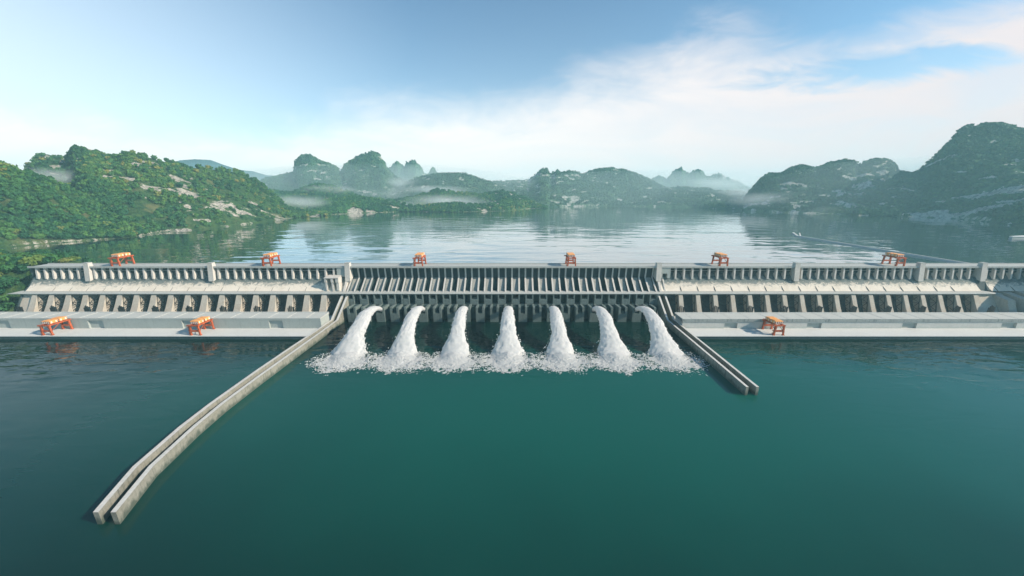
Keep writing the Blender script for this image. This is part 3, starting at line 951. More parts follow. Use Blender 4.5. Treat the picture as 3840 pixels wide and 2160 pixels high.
# ------------------------------------------------------------------ water jets
ICO_T = (1 + 5 ** 0.5) / 2
ICO_V = np.array([(-1, ICO_T, 0), (1, ICO_T, 0), (-1, -ICO_T, 0), (1, -ICO_T, 0), (0, -1, ICO_T), (0, 1, ICO_T), (0, -1, -ICO_T), (0, 1, -ICO_T),
                  (ICO_T, 0, -1), (ICO_T, 0, 1), (-ICO_T, 0, -1), (-ICO_T, 0, 1)], float) / math.sqrt(1 + ICO_T ** 2)
ICO_F = np.array([(0, 11, 5), (0, 5, 1), (0, 1, 7), (0, 7, 10), (0, 10, 11), (1, 5, 9), (5, 11, 4), (11, 10, 2), (10, 7, 6), (7, 1, 8), (3, 9, 4),
                  (3, 4, 2), (3, 2, 6), (3, 6, 8), (3, 8, 9), (4, 9, 5), (2, 4, 11), (6, 2, 10), (8, 6, 7), (9, 8, 1)])


def blobs(cen, rad, stretch, seed):
    """many small irregular drops; cen (N,3), rad (N,), stretch (N,3)"""
    r = np.random.default_rng(seed)
    n = len(cen)
    j = 1 + 0.35 * (r.random((n, 12, 1)) - 0.5)
    v = ICO_V[None] * j * rad[:, None, None] * stretch[:, None, :] + cen[:, None, :]
    f = ICO_F[None] + (np.arange(n) * 12)[:, None, None]
    return v.reshape(-1, 3), f.reshape(-1, 3)


def jet_z(s):
    return 0.088 + 0.594 * s - 1.254 * s * s


def make_jet(xc, seed):
    r = np.random.default_rng(seed)
    NS, NA = 150, 72
    s = np.linspace(-0.03, 0.625, NS)
    cy = 2.655 - s
    cz = jet_z(s)
    k = np.clip(s / 0.6, 0, 1)
    wv = 0.88 + 0.26 * r.random()
    rx = 0.0155 + wv * 0.044 * k ** 0.8 + 0.050 * smooth(0.78, 1.06, k)
    rz = 0.014 + 0.026 * k
    a = np.linspace(0, 2 * math.pi, NA, endpoint=False)
    tx = np.ones_like(s)
    tang = np.stack([-np.ones_like(s), 0.594 - 2.508 * s], 1); tang /= np.linalg.norm(tang, axis=1)[:, None]
    nrm = np.stack([tang[:, 1], -tang[:, 0]], 1)              # in (y, z): roughly upwards
    nrm[nrm[:, 1] < 0] *= 1
    ca, sa = np.cos(a), np.sin(a)
    ss, aa = np.meshgrid(s, a, indexing='ij')
    cax, cay = np.cos(aa) * 2.2, np.sin(aa) * 2.2
    ph = seed * 7.31
    n1 = 0.6 * (fbm(ss * 17 + ph, cax * 0.7 + ph, 3, seed) + fbm(ss * 17 + ph * 2, cay * 0.7 + 9, 3, seed + 2))
    n2 = 0.7 * (fbm(ss * 60 + ph, cax * 3.0, 3, seed + 5) + fbm(ss * 60 + ph * 2, cay * 3.0 + 4, 3, seed + 7))
    kk = k[:, None]
    disp = 1 + (0.17 * n1 + 0.12 * n2) * (0.10 + 0.95 * smooth(0.02, 0.35, kk))
    X_ = xc + rx[:, None] * ca[None] * disp + 0.006 * kk * fbm(ss * 8 + ph, ss * 0 + 2.2, 2, seed + 9)
    off = rz[:, None] * sa[None] * disp
    Y_ = cy[:, None] + nrm[:, 0][:, None] * off
    Z_ = cz[:, None] + nrm[:, 1][:, None] * off
    v = np.stack([X_, Y_, Z_], 2).reshape(-1, 3)
    i = np.arange((NS - 1) * NA)
    p = i // NA; q = i % NA; q2 = (q + 1) % NA
    f4 = np.stack([p * NA + q, p * NA + q2, (p + 1) * NA + q2, (p + 1) * NA + q], 1)
    f = np.concatenate([f4[:, [0, 1, 2]], f4[:, [0, 2, 3]]])
    # ragged drops torn off the sheath
    n = 230
    sd_ = r.random(n) ** 0.6 * 0.60
    kd = sd_ / 0.6
    ad = np.where(r.random(n) < 0.5, 0.0, math.pi) + r.normal(0, 0.55, n)
    ex = 1.0 + np.abs(r.normal(0, 0.16, n)) * kd
    px = xc + (0.0155 + wv * 0.044 * kd ** 0.8 + 0.050 * smooth(0.78, 1.06, kd)) * np.cos(ad) * ex
    pz0 = jet_z(sd_) + (0.014 + 0.026 * kd) * np.sin(ad) * ex
    cen = np.stack([px, 2.655 - sd_, np.maximum(pz0, 0.002)], 1)
    bv, bf = blobs(cen, 0.0009 + 0.0026 * r.random(n) ** 2.5, np.stack([0.7 + 0.6 * r.random(n), 0.8 + r.random(n), 0.8 + r.random(n)], 1), seed)
    V = np.concatenate([v, bv]); F = np.concatenate([f, bf + len(v)])
    org = np.array([xc, 2.655, 0.0])
    me = np_mesh('water_jet', (V - org) * S, F, M['foam'], shade=True)
    jet = link('water_jet', me, None, (xc, 2.655, 0))
    # splash: ragged foam raft where it strikes the water
    gx = np.arange(-0.25, 0.25, 0.0023); gy = np.arange(1.77, 2.17, 0.0023)
    GX, GY = np.meshgrid(gx, gy, indexing='ij')
    core = 1 - np.sqrt((GX / 0.10) ** 2 + ((GY - 2.015) / 0.115) ** 2)
    wide = 0.86 - np.sqrt((GX / (0.200 + 0.0 * GY)) ** 2 + ((GY - 1.955 + 0.35 * GX ** 2) / 0.150) ** 2)
    wx, wy = GX + xc, GY
    warp = fbm(wx * 22, wy * 22, 3, seed + 31) * 0.02
    n1 = fbm((wx + warp) * 30, (wy - warp) * 38, 4, seed + 3, 0.6)
    n2 = fbm((wx + warp * 1.5) * 95, (wy + warp) * 150, 4, seed + 13, 0.62)
    strand = np.clip(1 - np.abs(fbm((wx + warp * 2) * 34, (wy + warp * 2) * 46, 3, seed + 17)) * 7, 0, 1)
    D_ = np.maximum(core * 1.7, wide * 0.95) + 0.34 * n1 + 0.42 * n2 + 0.26 * (strand - 0.35)
    keep = D_ > 0.0
    hgt = 0.0012 + np.clip(D_, 0, 1) * 0.005 + np.clip(D_, 0, 1) * 0.004 * np.clip(0.3 + n1, 0, 1) + np.clip(core, 0, 1) * 0.024
    nu, nv = GX.shape
    q4 = grid_faces(nu, nv)
    kf = keep.reshape(-1)
    q4 = q4[kf[q4].sum(1) >= 3]
    jig = (r.random((nu * nv, 2)) - 0.5) * 0.0013
    V = np.stack([GX.reshape(-1) + jig[:, 0], GY.reshape(-1) + jig[:, 1] - 2.655, np.where(kf, hgt.reshape(-1), 0.0006)], 1)
    used, inv = np.unique(q4, return_inverse=True)
    V = V[used]; q4 = inv.reshape(-1, 4)
    f = np.concatenate([q4[:, [0, 1, 2]], q4[:, [0, 2, 3]]])
    n = 700
    ang = r.random(n) * 2 * math.pi
    rr = 0.72 + 0.42 * r.random(n)
    cen = np.stack([0.19 * np.cos(ang) * rr, 1.968 + 0.125 * np.sin(ang) * rr - 2.655, 0.001 + 0.020 * r.random(n) ** 2 * (rr < 1)], 1)
    bv, bf = blobs(cen, 0.0009 + 0.0026 * r.random(n) ** 3, np.stack([0.8 + 1.6 * r.random(n), 0.8 + r.random(n), 0.6 + 0.5 * r.random(n)], 1), seed + 1)
    V2 = np.concatenate([V, bv]); F2 = np.concatenate([f, bf + len(V)])
    link('splash', np_mesh('splash', V2 * S, F2, M['foam'], shade=True), jet)
    return jet


JL = ['white water jet leaving the spillway, the one closest to the left guide walls',
      'white water jet second from the left guide walls',
      'white water jet third from the left guide walls, just left of the central jet',
      'white water jet falling straight down the middle, fourth of the seven',
      'white water jet just right of the central jet, fifth of the seven',
      'white water jet second from the right guide walls',
      'white water jet arching towards the right guide walls, closest to them']
for i, k in enumerate((3, 6, 9, 12, 15, 18, 21)):
    tag(make_jet(SPX[k - 1], 100 + i * 13), JL[i], 'water jet', 'water jets from the spillway')

# ------------------------------------------------------------------ hills and mountains
HILLS = {}


def hill(key, name, ridge, shore, nx, ns, mat, lab, amp=0.10, freq=1.0, p=1.15, rockthr=0.30, seed=1, back=0.5, crag=0.010, base=LAKE, jag=0.0):
    """ridge: (u, v, y) silhouette with its distance; shore: (u, v) on the lake or (u, None, y)"""
    rX = np.array([XZ(u, v)[0] for u, v, y in ridge]); rZ = np.array([XZ(u, v)[1] for u, v, y in ridge]); rY = np.array([y for u, v, y in ridge], float)
    sX, sY = [], []
    for q in shore:
        if q[1] is None:
            sX.append(XZ(q[0], 790)[0]); sY.append(q[2])
        else:
            x, z = XZ(q[0], q[1]); sX.append(x); sY.append((base - 1) / z)
    sX, sY = np.array(sX), np.array(sY)
    Xg = np.linspace(rX[0], rX[-1], nx)
    yr = np.interp(Xg, rX, rY)
    zr = 1 + yr * np.interp(Xg, rX, rZ)
    ys = np.interp(Xg, sX, sY)
    yr = np.maximum(yr, ys + 0.25)
    zr = np.maximum(zr, base + 0.01)
    nf = int(ns * 0.72)
    s = np.concatenate([np.linspace(-0.03, 1, nf), np.linspace(1, 1 + back, ns - nf + 1)[1:]])
    SS, XX = np.meshgrid(s, Xg)
    YS, YR, ZR = ys[:, None], yr[:, None], zr[:, None]
    Y = YS + (YR - YS) * SS
    Xw = XX * Y
    h = ZR - base
    sf = np.clip(SS, 0, 1)
    low = fbm(Xw * 0.45 * freq + seed, Y * 0.45 * freq, 3, seed)
    pe = p * np.exp(0.45 * low)
    prof = sf ** pe
    n1 = fbm(Xw * 1.1 * freq + seed * 3.1, Y * 0.8 * freq, 5, seed + 3)
    rid = 1 - np.abs(fbm(Xw * 0.9 * freq + seed * 1.3, Y * 0.55 * freq, 4, seed + 8)) * 2
    env = np.sin(np.pi * np.clip(sf, 0, 1)) ** 0.8
    z = base + h * prof + h * amp * env * (n1 * 1.2 + (rid - 0.55) * 0.9)
    bk = np.clip((SS - 1) / back, 0, 1)
    z = np.where(SS > 1, base + h * (1 - smooth(0, 1, bk)) * (1 + 0.1 * n1 * bk), z)
    z = z + crag * fbm(Xw * 6 * freq, Y * 6 * freq, 4, seed + 21, 0.6) * smooth(0.02, 0.2, sf)
    z = z - jag * np.abs(fbm(Xw * 5.5, Y * 1.2, 4, seed + 23, 0.6)) * sf ** 2 * h
    z = np.where(SS < 0, base + SS * 0.8, z)
    # rocky patches on the steeper noise crests
    rk = fbm(Xw * 3.6 * freq + 9, Y * 2.6 * freq + z * 6.0, 4, seed + 40, 0.6) + 0.35 * fbm(Xw * 0.8 * freq, Y * 0.8 * freq, 2, seed + 44)
    rock = np.clip((rk - rockthr - 0.05) * 4.0, 0, 1)
    rock = np.maximum(rock, np.clip((0.035 - np.abs(SS - 0.012)) * 20, 0, 0.55) * (vnoise(Xw * 3, Y * 3, seed) > 0.45))
    V = np.stack([Xw, Y, z], 2).reshape(-1, 3) * S
    me = np_mesh(name, V, grid_faces(nx, len(s))[:, ::-1] if False else grid_faces(nx, len(s)), mat, {'rock': rock.reshape(-1)})
    o = link(name, me)
    tag(o, lab, 'hill' if 'hill' in name else 'mountain', kind='structure')
    HILLS[key] = (Xw, Y, z, rock, SS)
    return o


SH_L = [(-500, 975), (0, 930), (150, 916), (300, 905), (500, 890), (600, 872), (700, 865), (850, 850), (1000, 832), (1100, 817), (1250, 808)]
hill('A', 'hill', [(-700, 560, 4.6), (-300, 600, 4.8), (0, 622, 5.0), (92, 650, 5.1), (170, 668, 5.2), (260, 712, 5.4), (380, 768, 5.6), (480, 822, 5.6), (600, 868, 5.75)],
     SH_L, 190, 80, M['hill'], 'dark wooded near slope at the far left edge above the reservoir', 0.06, 2.2, 0.95, 0.42, 5, crag=0.012)
hill('B', 'hill', [(-500, 700, 7.2), (60, 700, 7.4), (97, 650, 7.4), (113, 618, 7.4), (141, 592, 7.4), (166, 575, 7.4), (213, 588, 7.5), (248, 606, 7.5), (262, 592, 7.3), (278, 560, 7.2), (297, 550, 7.2),
                   (320, 554, 7.2), (350, 563, 7.2), (384, 585, 7.2), (427, 594, 7.2), (461, 585, 7.2), (491, 576, 7.2), (534, 583, 7.3), (568, 593, 7.4), (606, 606, 7.5),
                   (640, 608, 7.6), (704, 632, 7.7), (756, 624, 7.9), (798, 636, 8.1), (854, 640, 8.3), (901, 650, 8.5), (939, 670, 8.7), (982, 692, 8.9), (1025, 730, 9.0), (1067, 770, 9.1), (1110, 795, 9.2), (1240, 808, 9.4)],
     SH_L, 330, 130, M['hill'], 'large green wooded hill with rock outcrops left of the reservoir', 0.075, 1.3, 1.05, 0.20, 8, crag=0.016)
hill('C1', 'hill', [(960, 760, 10.4), (1060, 752, 10.6), (1130, 768, 10.8), (1230, 752, 11.0), (1330, 738, 11.0), (1450, 755, 11.0), (1550, 775, 11.0), (1700, 764, 11.2), (1850, 770, 11.4), (1900, 745, 11.9), (1960, 752, 12.4), (2010, 768, 12.8), (2050, 779, 13.0)],
     [(960, 836), (1100, 816), (1200, 808), (1320, 801), (1500, 794), (1700, 796), (1900, 791), (2000, 781), (2050, 780)], 240, 60, M['hill'],
     'low bushy shoreline hill in the middle left of the reservoir', 0.10, 1.3, 0.9, 0.30, 14, crag=0.010)
hill('C2', 'hill', [(900, 720, 13.4), (1000, 712, 13.4), (1090, 725, 13.4), (1140, 705, 13.4), (1180, 690, 13.4), (1240, 698, 13.4), (1300, 716, 13.4), (1360, 744, 13.4), (1480, 752, 13.4), (1560, 738, 13.4), (1640, 710, 13.4), (1720, 722, 13.6), (1800, 730, 13.8), (1890, 716, 14.0), (1960, 738, 14.2), (2050, 772, 14.4)],
     [(900, None, 11.6), (2050, None, 12.9)], 260, 60, M['hill'], 'misty rolling hill behind the shoreline hill, middle left', 0.09, 1.1, 1.0, 0.30, 19, crag=0.012)
hill('D1', 'mountain', [(880, 710, 17), (950, 690, 17), (1000, 668, 17), (1060, 655, 17), (1098, 645, 17), (1106, 604, 17), (1130, 583, 17), (1160, 579, 17), (1200, 602, 17), (1240, 615, 17), (1262, 625, 17), (1278, 643, 17), (1288, 622, 17),
                        (1330, 592, 17), (1370, 577, 17), (1395, 568, 17), (1420, 575, 17), (1440, 604, 17), (1452, 628, 17), (1480, 660, 17.2), (1540, 690, 17.4), (1640, 722, 17.6), (1760, 740, 17.8)],
     [(880, None, 14.6), (1760, None, 14.8)], 300, 90, M['mount'], 'steep twin domed mountain rising behind the misty hill, centre left', 0.10, 0.75, 0.85, 0.16, 23, crag=0.03)
hill('D2', 'mountain', [(1380, 700, 21), (1440, 655, 21), (1462, 625, 21), (1476, 606, 21), (1487, 601, 21), (1512, 614, 21), (1538, 598, 21), (1556, 595, 21), (1578, 622, 21), (1594, 648, 21), (1606, 652, 21.4),
                        (1614, 632, 21.8), (1624, 622, 22), (1638, 642, 22), (1660, 660, 22), (1720, 700, 22), (1760, 720, 22)],
     [(1380, None, 18.5), (1760, None, 19)], 170, 60, M['mount'], 'pale blue pointed mountain peaks half hidden in haze behind the twin domes', 0.14, 0.8, 0.85, 0.3, 29, crag=0.05, jag=0.15)
hill('D3', 'mountain', [(1440, 722, 15.8), (1500, 695, 15.8), (1560, 668, 15.8), (1620, 654, 15.8), (1690, 650, 15.8), (1745, 650, 15.8), (1780, 662, 15.8), (1830, 680, 15.8), (1900, 708, 16)],
     [(1440, None, 14.3), (1900, None, 14.3)], 150, 60, M['mount'], 'rounded mountain shoulder right of the twin domes', 0.10, 0.8, 0.85, 0.28, 31, crag=0.02)
hill('E', 'mountain', [(1700, 712, 17.5), (1780, 688, 17.5), (1850, 681, 17.5), (1950, 678, 17.5), (1985, 672, 17.5), (2010, 652, 17.5), (2028, 634, 17.5), (2052, 633, 17.5), (2066, 652, 17.5), (2078, 645, 17.5), (2090, 638, 17.5), (2102, 648, 17.5),
                       (2130, 641, 17.5), (2160, 645, 17.5), (2182, 650, 17.5), (2240, 634, 17.5), (2290, 629, 17.5), (2340, 636, 17.5), (2400, 656, 17.5), (2440, 675, 17.6), (2500, 706, 17.8), (2600, 716, 18), (2720, 735, 18)],
     [(1700, None, 14.0), (2045, 777), (2200, 774), (2400, 773), (2600, 776), (2720, 782)], 300, 90, M['mount'], 'broad green mountain range across the far shore, centre right', 0.11, 0.75, 0.8, 0.16, 37, crag=0.03)
hill('E2', 'mountain', [(2340, 720, 22), (2400, 692, 22), (2413, 662, 22), (2430, 656, 22), (2441, 678, 22), (2451, 657, 22), (2478, 655, 22), (2500, 668, 22), (2518, 643, 22), (2540, 627, 22), (2560, 621, 22), (2571, 642, 22), (2590, 642, 22), (2610, 631, 22),
                        (2630, 636, 22), (2650, 657, 22), (2680, 652, 22), (2695, 642, 22), (2720, 657, 22), (2780, 682, 22), (2800, 697, 22), (2830, 712, 22), (2900, 730, 22)],
     [(2340, None, 19.5), (2900, None, 19.5)], 220, 50, M['mount'], 'jagged row of hazy mountain peaks, centre right', 0.16, 0.9, 0.8, 0.3, 41, crag=0.06, jag=0.35)
hill('E3', 'hill', [(2360, 755, 16), (2440, 718, 16), (2540, 702, 16), (2640, 706, 16), (2700, 716, 16), (2800, 720, 15.5), (2880, 735, 15)],
     [(2360, 774), (2500, 776), (2600, 777), (2700, 784), (2880, 794)], 150, 50, M['mount'], 'low hazy green hill below the jagged peaks on the far shore', 0.12, 0.9, 0.8, 0.3, 43, crag=0.02)
hill('F', 'mountain', [(2790, 745, 12.5), (2822, 705, 12.5), (2850, 672, 12.5), (2880, 656, 12.5), (2940, 647, 12.5), (2960, 632, 12.5), (3000, 622, 12.5), (3040, 627, 12.5), (3060, 634, 12.5), (3110, 612, 12.5), (3170, 600, 12.5), (3210, 607, 12.5), (3226, 619, 12.3),
                       (3260, 602, 12.2), (3290, 597, 12.2), (3330, 600, 12.2), (3352, 614, 12.2), (3372, 638, 12.2), (3420, 660, 12.2), (3560, 720, 12), (3700, 770, 12)],
     [(2790, 790), (2900, 796), (3200, 806), (3500, 816), (3700, 828)], 280, 100, M['mount'], 'green mountain with pale rock scars on the right shore', 0.12, 0.9, 0.8, 0.10, 47, crag=0.02)
hill('G', 'mountain', [(3240, 730, 10.5), (3330, 680, 10.5), (3375, 648, 10.5), (3420, 643, 10.5), (3455, 632, 10.4), (3500, 593, 10.3), (3560, 533, 10.2), (3590, 494, 10.2), (3620, 474, 10.2), (3680, 467, 10.2), (3760, 464, 10.2), (3800, 478, 10.2), (3840, 490, 10.2), (3950, 505, 10), (4150, 590, 9.6), (4400, 700, 9.2)],
     [(3240, 808), (3400, 813), (3600, 822), (3700, 832), (3840, 850), (4100, 880), (4400, 930)], 260, 110, M['mount'], 'tall dark mountain on the right edge with a flat wooded summit', 0.10, 0.8, 0.8, 0.12, 53, crag=0.025)
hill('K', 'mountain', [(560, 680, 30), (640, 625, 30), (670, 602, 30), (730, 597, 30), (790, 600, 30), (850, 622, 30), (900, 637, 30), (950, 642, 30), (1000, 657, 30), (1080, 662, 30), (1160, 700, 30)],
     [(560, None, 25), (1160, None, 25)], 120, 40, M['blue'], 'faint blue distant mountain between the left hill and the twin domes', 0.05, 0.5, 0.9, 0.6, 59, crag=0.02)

# left bank beside the dam
bx = np.linspace(-9.0, -3.9505, 110); by = np.linspace(2.30, 3.75, 80)
BX, BY = np.meshgrid(bx, by, indexing='ij')
bz = 0.034 + 0.33 * smooth(2.52, 3.02, BY - 0.16 * smooth(-4.25, -3.96, BX) + 0.03 * fbm(BX * 3, BY * 3, 3, 61)) + 0.012 * fbm(BX * 5, BY * 5, 4, 62)
bz = bz - 0.45 * smooth(3.25, 3.65, BY + 0.10 * fbm(BX * 2, BY * 0 + 1, 2, 63)) + 0.05 * smooth(-4.3, -5.5, BX) * smooth(2.6, 3.0, BY) * (1 - smooth(3.2, 3.5, BY))
bz[-1] = -0.05; BX[-1] = BX[-2] + 0.002
bank = link('bank', np_mesh('bank', np.stack([BX, BY, bz], 2).reshape(-1, 3) * S, grid_faces(110, 80), M['hill'], {'rock': np.zeros(BX.size)}))
tag(bank, 'steep earth bank under the trees beside the left end of the dam', 'bank', kind='structure')
bx2 = np.linspace(5.19, 12.0, 40)
BX2, BY2 = np.meshgrid(bx2, by, indexing='ij')
bz2 = 0.02 + 0.40 * smooth(2.4, 2.95, BY2) - 0.5 * smooth(3.3, 3.7, BY2) + 0.02 * fbm(BX2 * 4, BY2 * 4, 3, 64)
tag(link('bank', np_mesh('bank', np.stack([BX2, BY2, bz2], 2).reshape(-1, 3) * S, grid_faces(40, 80), M['hill'], {'rock': np.zeros(BX2.size)})),
    'grassy earth bank beyond the right end of the dam', 'bank', kind='structure')

# ------------------------------------------------------------------ trees
def crown(seed, lumps, leaves, leaf):
    """a crown of leaf clumps: quads (K,4,3); unit radius about 1, standing on z=0"""
    r = np.random.default_rng(seed)
    quads = []
    for i in range(lumps):
        a = r.random() * 6.283
        d = 0.62 * math.sqrt(r.random()) if i else 0.0
        c = np.array([math.cos(a) * d, math.sin(a) * d, 0.55 + 0.42 * r.random() - 0.25 * d])
        rad = 0.34 + 0.2 * r.random()
        n = leaves // lumps
        dirs = r.normal(size=(n, 3)); dirs[:, 2] = np.abs(dirs[:, 2]) * 0.9 - 0.25
        dirs /= np.linalg.norm(dirs, axis=1)[:, None]
        cen = c + dirs * rad * (0.75 + 0.35 * r.random((n, 1))) * np.array([1, 1, 0.85])
        nr = dirs + r.normal(size=(n, 3)) * 0.55
        nr /= np.linalg.norm(nr, axis=1)[:, None]
        t1 = np.cross(nr, r.normal(size=(n, 3))); t1 /= np.linalg.norm(t1, axis=1)[:, None]
        t2 = np.cross(nr, t1)
        sz = leaf * (0.6 + 0.8 * r.random((n, 1)))
        q = np.stack([cen - t1 * sz - t2 * sz * .7, cen + t1 * sz * .8 - t2 * sz, cen + t1 * sz + t2 * sz * .75, cen - t1 * sz * .75 + t2 * sz], 1)
        quads.append(q)
    q = np.concatenate(quads)
    # an inner core so the crown is not see-through: 6 lumps of 8 quads each
    th_ = np.linspace(0, 2 * math.pi, 9)
    core = []
    for z0, z1, r0, r1 in ((0.12, 0.5, 0.35, 0.66), (0.5, 0.85, 0.66, 0.42), (0.85, 1.02, 0.42, 0.05)):
        for i in range(8):
            core.append([(math.cos(th_[i]) * r0, math.sin(th_[i]) * r0, z0), (math.cos(th_[i + 1]) * r0, math.sin(th_[i + 1]) * r0, z0),
                         (math.cos(th_[i + 1]) * r1, math.sin(th_[i + 1]) * r1, z1), (math.cos(th_[i]) * r1, math.sin(th_[i]) * r1, z1)])
    return np.concatenate([q, np.array(core) * (0.9 + 0.2 * r.random((24, 1, 1)))])


NEAR = [crown(200 + i, 9, 210, 0.15) for i in range(5)]
MID = [crown(300 + i, 6, 72, 0.22) for i in range(5)]
FAR = [crown(400 + i, 4, 16, 0.34)[:-16] for i in range(4)]


def scatter(key, n, seed, smax=1.03, rockmax=0.35, smin=0.0, mindist=0):
    Xw, Y, z, rock, SS = HILLS[key]
    r = np.random.default_rng(seed)
    nx, ns = Xw.shape
    # area weight of each cell (plan area)
    ax = np.abs((Xw[1:, :-1] - Xw[:-1, :-1]) * (Y[:-1, 1:] - Y[:-1, :-1]))
    ok = (SS[:-1, :-1] <= smax) & (SS[:-1, :-1] >= smin)
    wgt = np.where(ok, ax, 0).ravel()
    c = r.choice(len(wgt), n, p=wgt / wgt.sum())
    i, j = c // (ns - 1), c % (ns - 1)
    a, b2 = r.random(n), r.random(n)
    def bi(A):
        return A[i, j] * (1 - a) * (1 - b2) + A[i + 1, j] * a * (1 - b2) + A[i, j + 1] * (1 - a) * b2 + A[i + 1, j + 1] * a * b2
    P_ = np.stack([bi(Xw), bi(Y), bi(z)], 1)
    rk = bi(rock)
    keep = (rk < rockmax) & (P_[:, 2] > LAKE + 0.001)
    return P_[keep]


def forest(name, P_, rad, models, mat, seed, lab, cluster=1.0):
    r = np.random.default_rng(seed)
    n = len(P_)
    tone = np.clip(0.44 + 0.40 * fbm(P_[:, 0] * 2.2, P_[:, 1] * 2.2, 3, seed) * 1.6 + r.normal(0, 0.22, n), 0, 1)
    which = r.integers(0, len(models), n)
    vs, tv = [], []
    for m_ in range(len(models)):
        idx = np.where(which == m_)[0]
        if not len(idx): continue
        q = models[m_].reshape(-1, 3)
        a = r.random(len(idx)) * 6.283
        R_ = rad[idx] * S
        hs = 0.85 + 0.5 * r.random(len(idx))
        ca, sa = np.cos(a), np.sin(a)
        x = (q[None, :, 0] * ca[:, None] - q[None, :, 1] * sa[:, None]) * R_[:, None] + P_[idx, 0][:, None] * S
        y = (q[None, :, 0] * sa[:, None] + q[None, :, 1] * ca[:, None]) * R_[:, None] + P_[idx, 1][:, None] * S
        z = q[None, :, 2] * (R_ * hs)[:, None] + P_[idx, 2][:, None] * S - 0.12 * R_[:, None]
        vs.append(np.stack([x, y, z], 2).reshape(-1, 3))
        tv.append(np.repeat(tone[idx], len(q)))
    V = np.concatenate(vs); T = np.concatenate(tv)
    F = np.arange(len(V)).reshape(-1, 4)
    o = link(name, np_mesh(name, V, F, mat, {'tint': T}, shade=False))
    return tag(o, lab, 'forest', kind='stuff')


def tree_mesh(q, mat, name='crown'):
    V = q.reshape(-1, 3)
    return np_mesh(name, V, np.arange(len(V)).reshape(-1, 4), mat, shade=False)


TONES = [('dark green', M['tree_dark']), ('mid green', M['tree_mid']), ('yellow green', M['tree_yellow'])]
CROWNS = [[tree_mesh(q, mt) for q in NEAR] for _, mt in TONES]
tk = MB()
for i in range(6):
    a0, a1 = i * math.pi / 3, (i + 1) * math.pi / 3
    tk.add([(0.07 * math.cos(a0), 0.07 * math.sin(a0), -0.35), (0.07 * math.cos(a1), 0.07 * math.sin(a1), -0.35), (0.03 * math.cos(a1), 0.03 * math.sin(a1), 0.7), (0.03 * math.cos(a0), 0.03 * math.sin(a0), 0.7)], [(0, 1, 2, 3)])
for a0 in (0.4, 2.3, 4.6):
    tk.bar((0, 0, 0.2), (0.4 * math.cos(a0), 0.4 * math.sin(a0), 0.62), 0.035)
TRUNK = bpy.data.meshes.new('trunk')
TRUNK.from_pydata(tk.v, [], tk.f)
TRUNK.materials.append(M['bark'])


def tree(P_, rad, tone, where, group, r, trunk=True):
    root = bpy.data.objects.new('broadleaf_tree', None)
    C.objects.link(root)
    root.location = (P_[0] * S, P_[1] * S, P_[2] * S)
    root.rotation_euler = (0, 0, r.random() * 6.283)
    R_ = rad * S
    root.scale = (R_, R_, R_ * (0.9 + 0.45 * r.random()))
    c = link('crown', CROWNS[tone][int(r.integers(0, len(NEAR)))], root)
    c.location = (0, 0, 0.02)
    if trunk: link('trunk', TRUNK, root)
    tn = TONES[tone][0]
    tag(root, f'{tn} broadleaf tree {where}', 'tree', f'{tn} trees {group}')


r = np.random.default_rng(77)
# trees on the bank beside the dam: spread by hand-like jittered rows
cnt = 0
bank_pts = []
for yy in np.arange(2.56, 3.34, 0.075):
    for xx in np.arange(-5.1, -3.98, 0.085):
        x_ = xx + (r.random() - 0.5) * 0.06; y_ = yy + (r.random() - 0.5) * 0.05
        if x_ > -4.055 and y_ < 2.95: continue
        if x_ < -1.62 * y_ : continue
        i = int(np.clip(np.searchsorted(bx, x_), 1, 109)); j = int(np.clip(np.searchsorted(by, y_), 1, 79))
        bank_pts.append((x_, y_, bz[i, j]))
for p_ in bank_pts:
    low = p_[1] < 2.85
    tone = int(r.choice(3, p=[0.62, 0.28, 0.10] if low else [0.48, 0.32, 0.20]))
    tree(p_, 0.045 + 0.022 * r.random(), tone, 'on the bank beside the left end of the dam', 'on the bank beside the dam', r)
n_bank = len(bank_pts)

PA = scatter('A', 1500, 91, rockmax=0.45)
PB = scatter('B', 6200, 92, rockmax=0.22)
allp = np.concatenate([PA, PB])
hid = np.concatenate([np.zeros(len(PA)), np.ones(len(PB))])
view = np.abs(allp[:, 0] / allp[:, 1]) < 1.40
dist = np.hypot(allp[:, 0], allp[:, 1]) + np.where(view, 0, 99)
order = np.argsort(dist)
near = order[:max(0, 300 - n_bank)]
rest = np.setdiff1d(np.arange(len(allp)), near)
for i in near:
    p_ = allp[i]
    t_ = fbm(np.array([p_[0] * 2.2]), np.array([p_[1] * 2.2]), 3, 5)[0] + r.normal(0, 0.28)
    tone = 0 if t_ < 0.04 else (1 if t_ < 0.36 else 2)
    shore = p_[2] < LAKE + 0.10
    tree(p_, 0.044 + 0.026 * r.random(), tone, 'at the waterline below the near left slope' if shore else 'on the near left slope above the reservoir',
         'at the left waterline' if shore else 'on the near left slope', r)
P_ = allp[rest]
forest('forest', P_, 0.034 + 0.026 * r.random(len(P_)), MID, M['forest'], 5, 'dense green wood covering the left hillside')
PC = np.concatenate([scatter('C1', 3600, 93, rockmax=0.22), scatter('C2', 4200, 94, rockmax=0.25)])
forest('forest', PC, 0.032 + 0.026 * r.random(len(PC)), MID[:3], M['forest_sun'], 6, 'mixed green wood on the low misty hills in the middle')
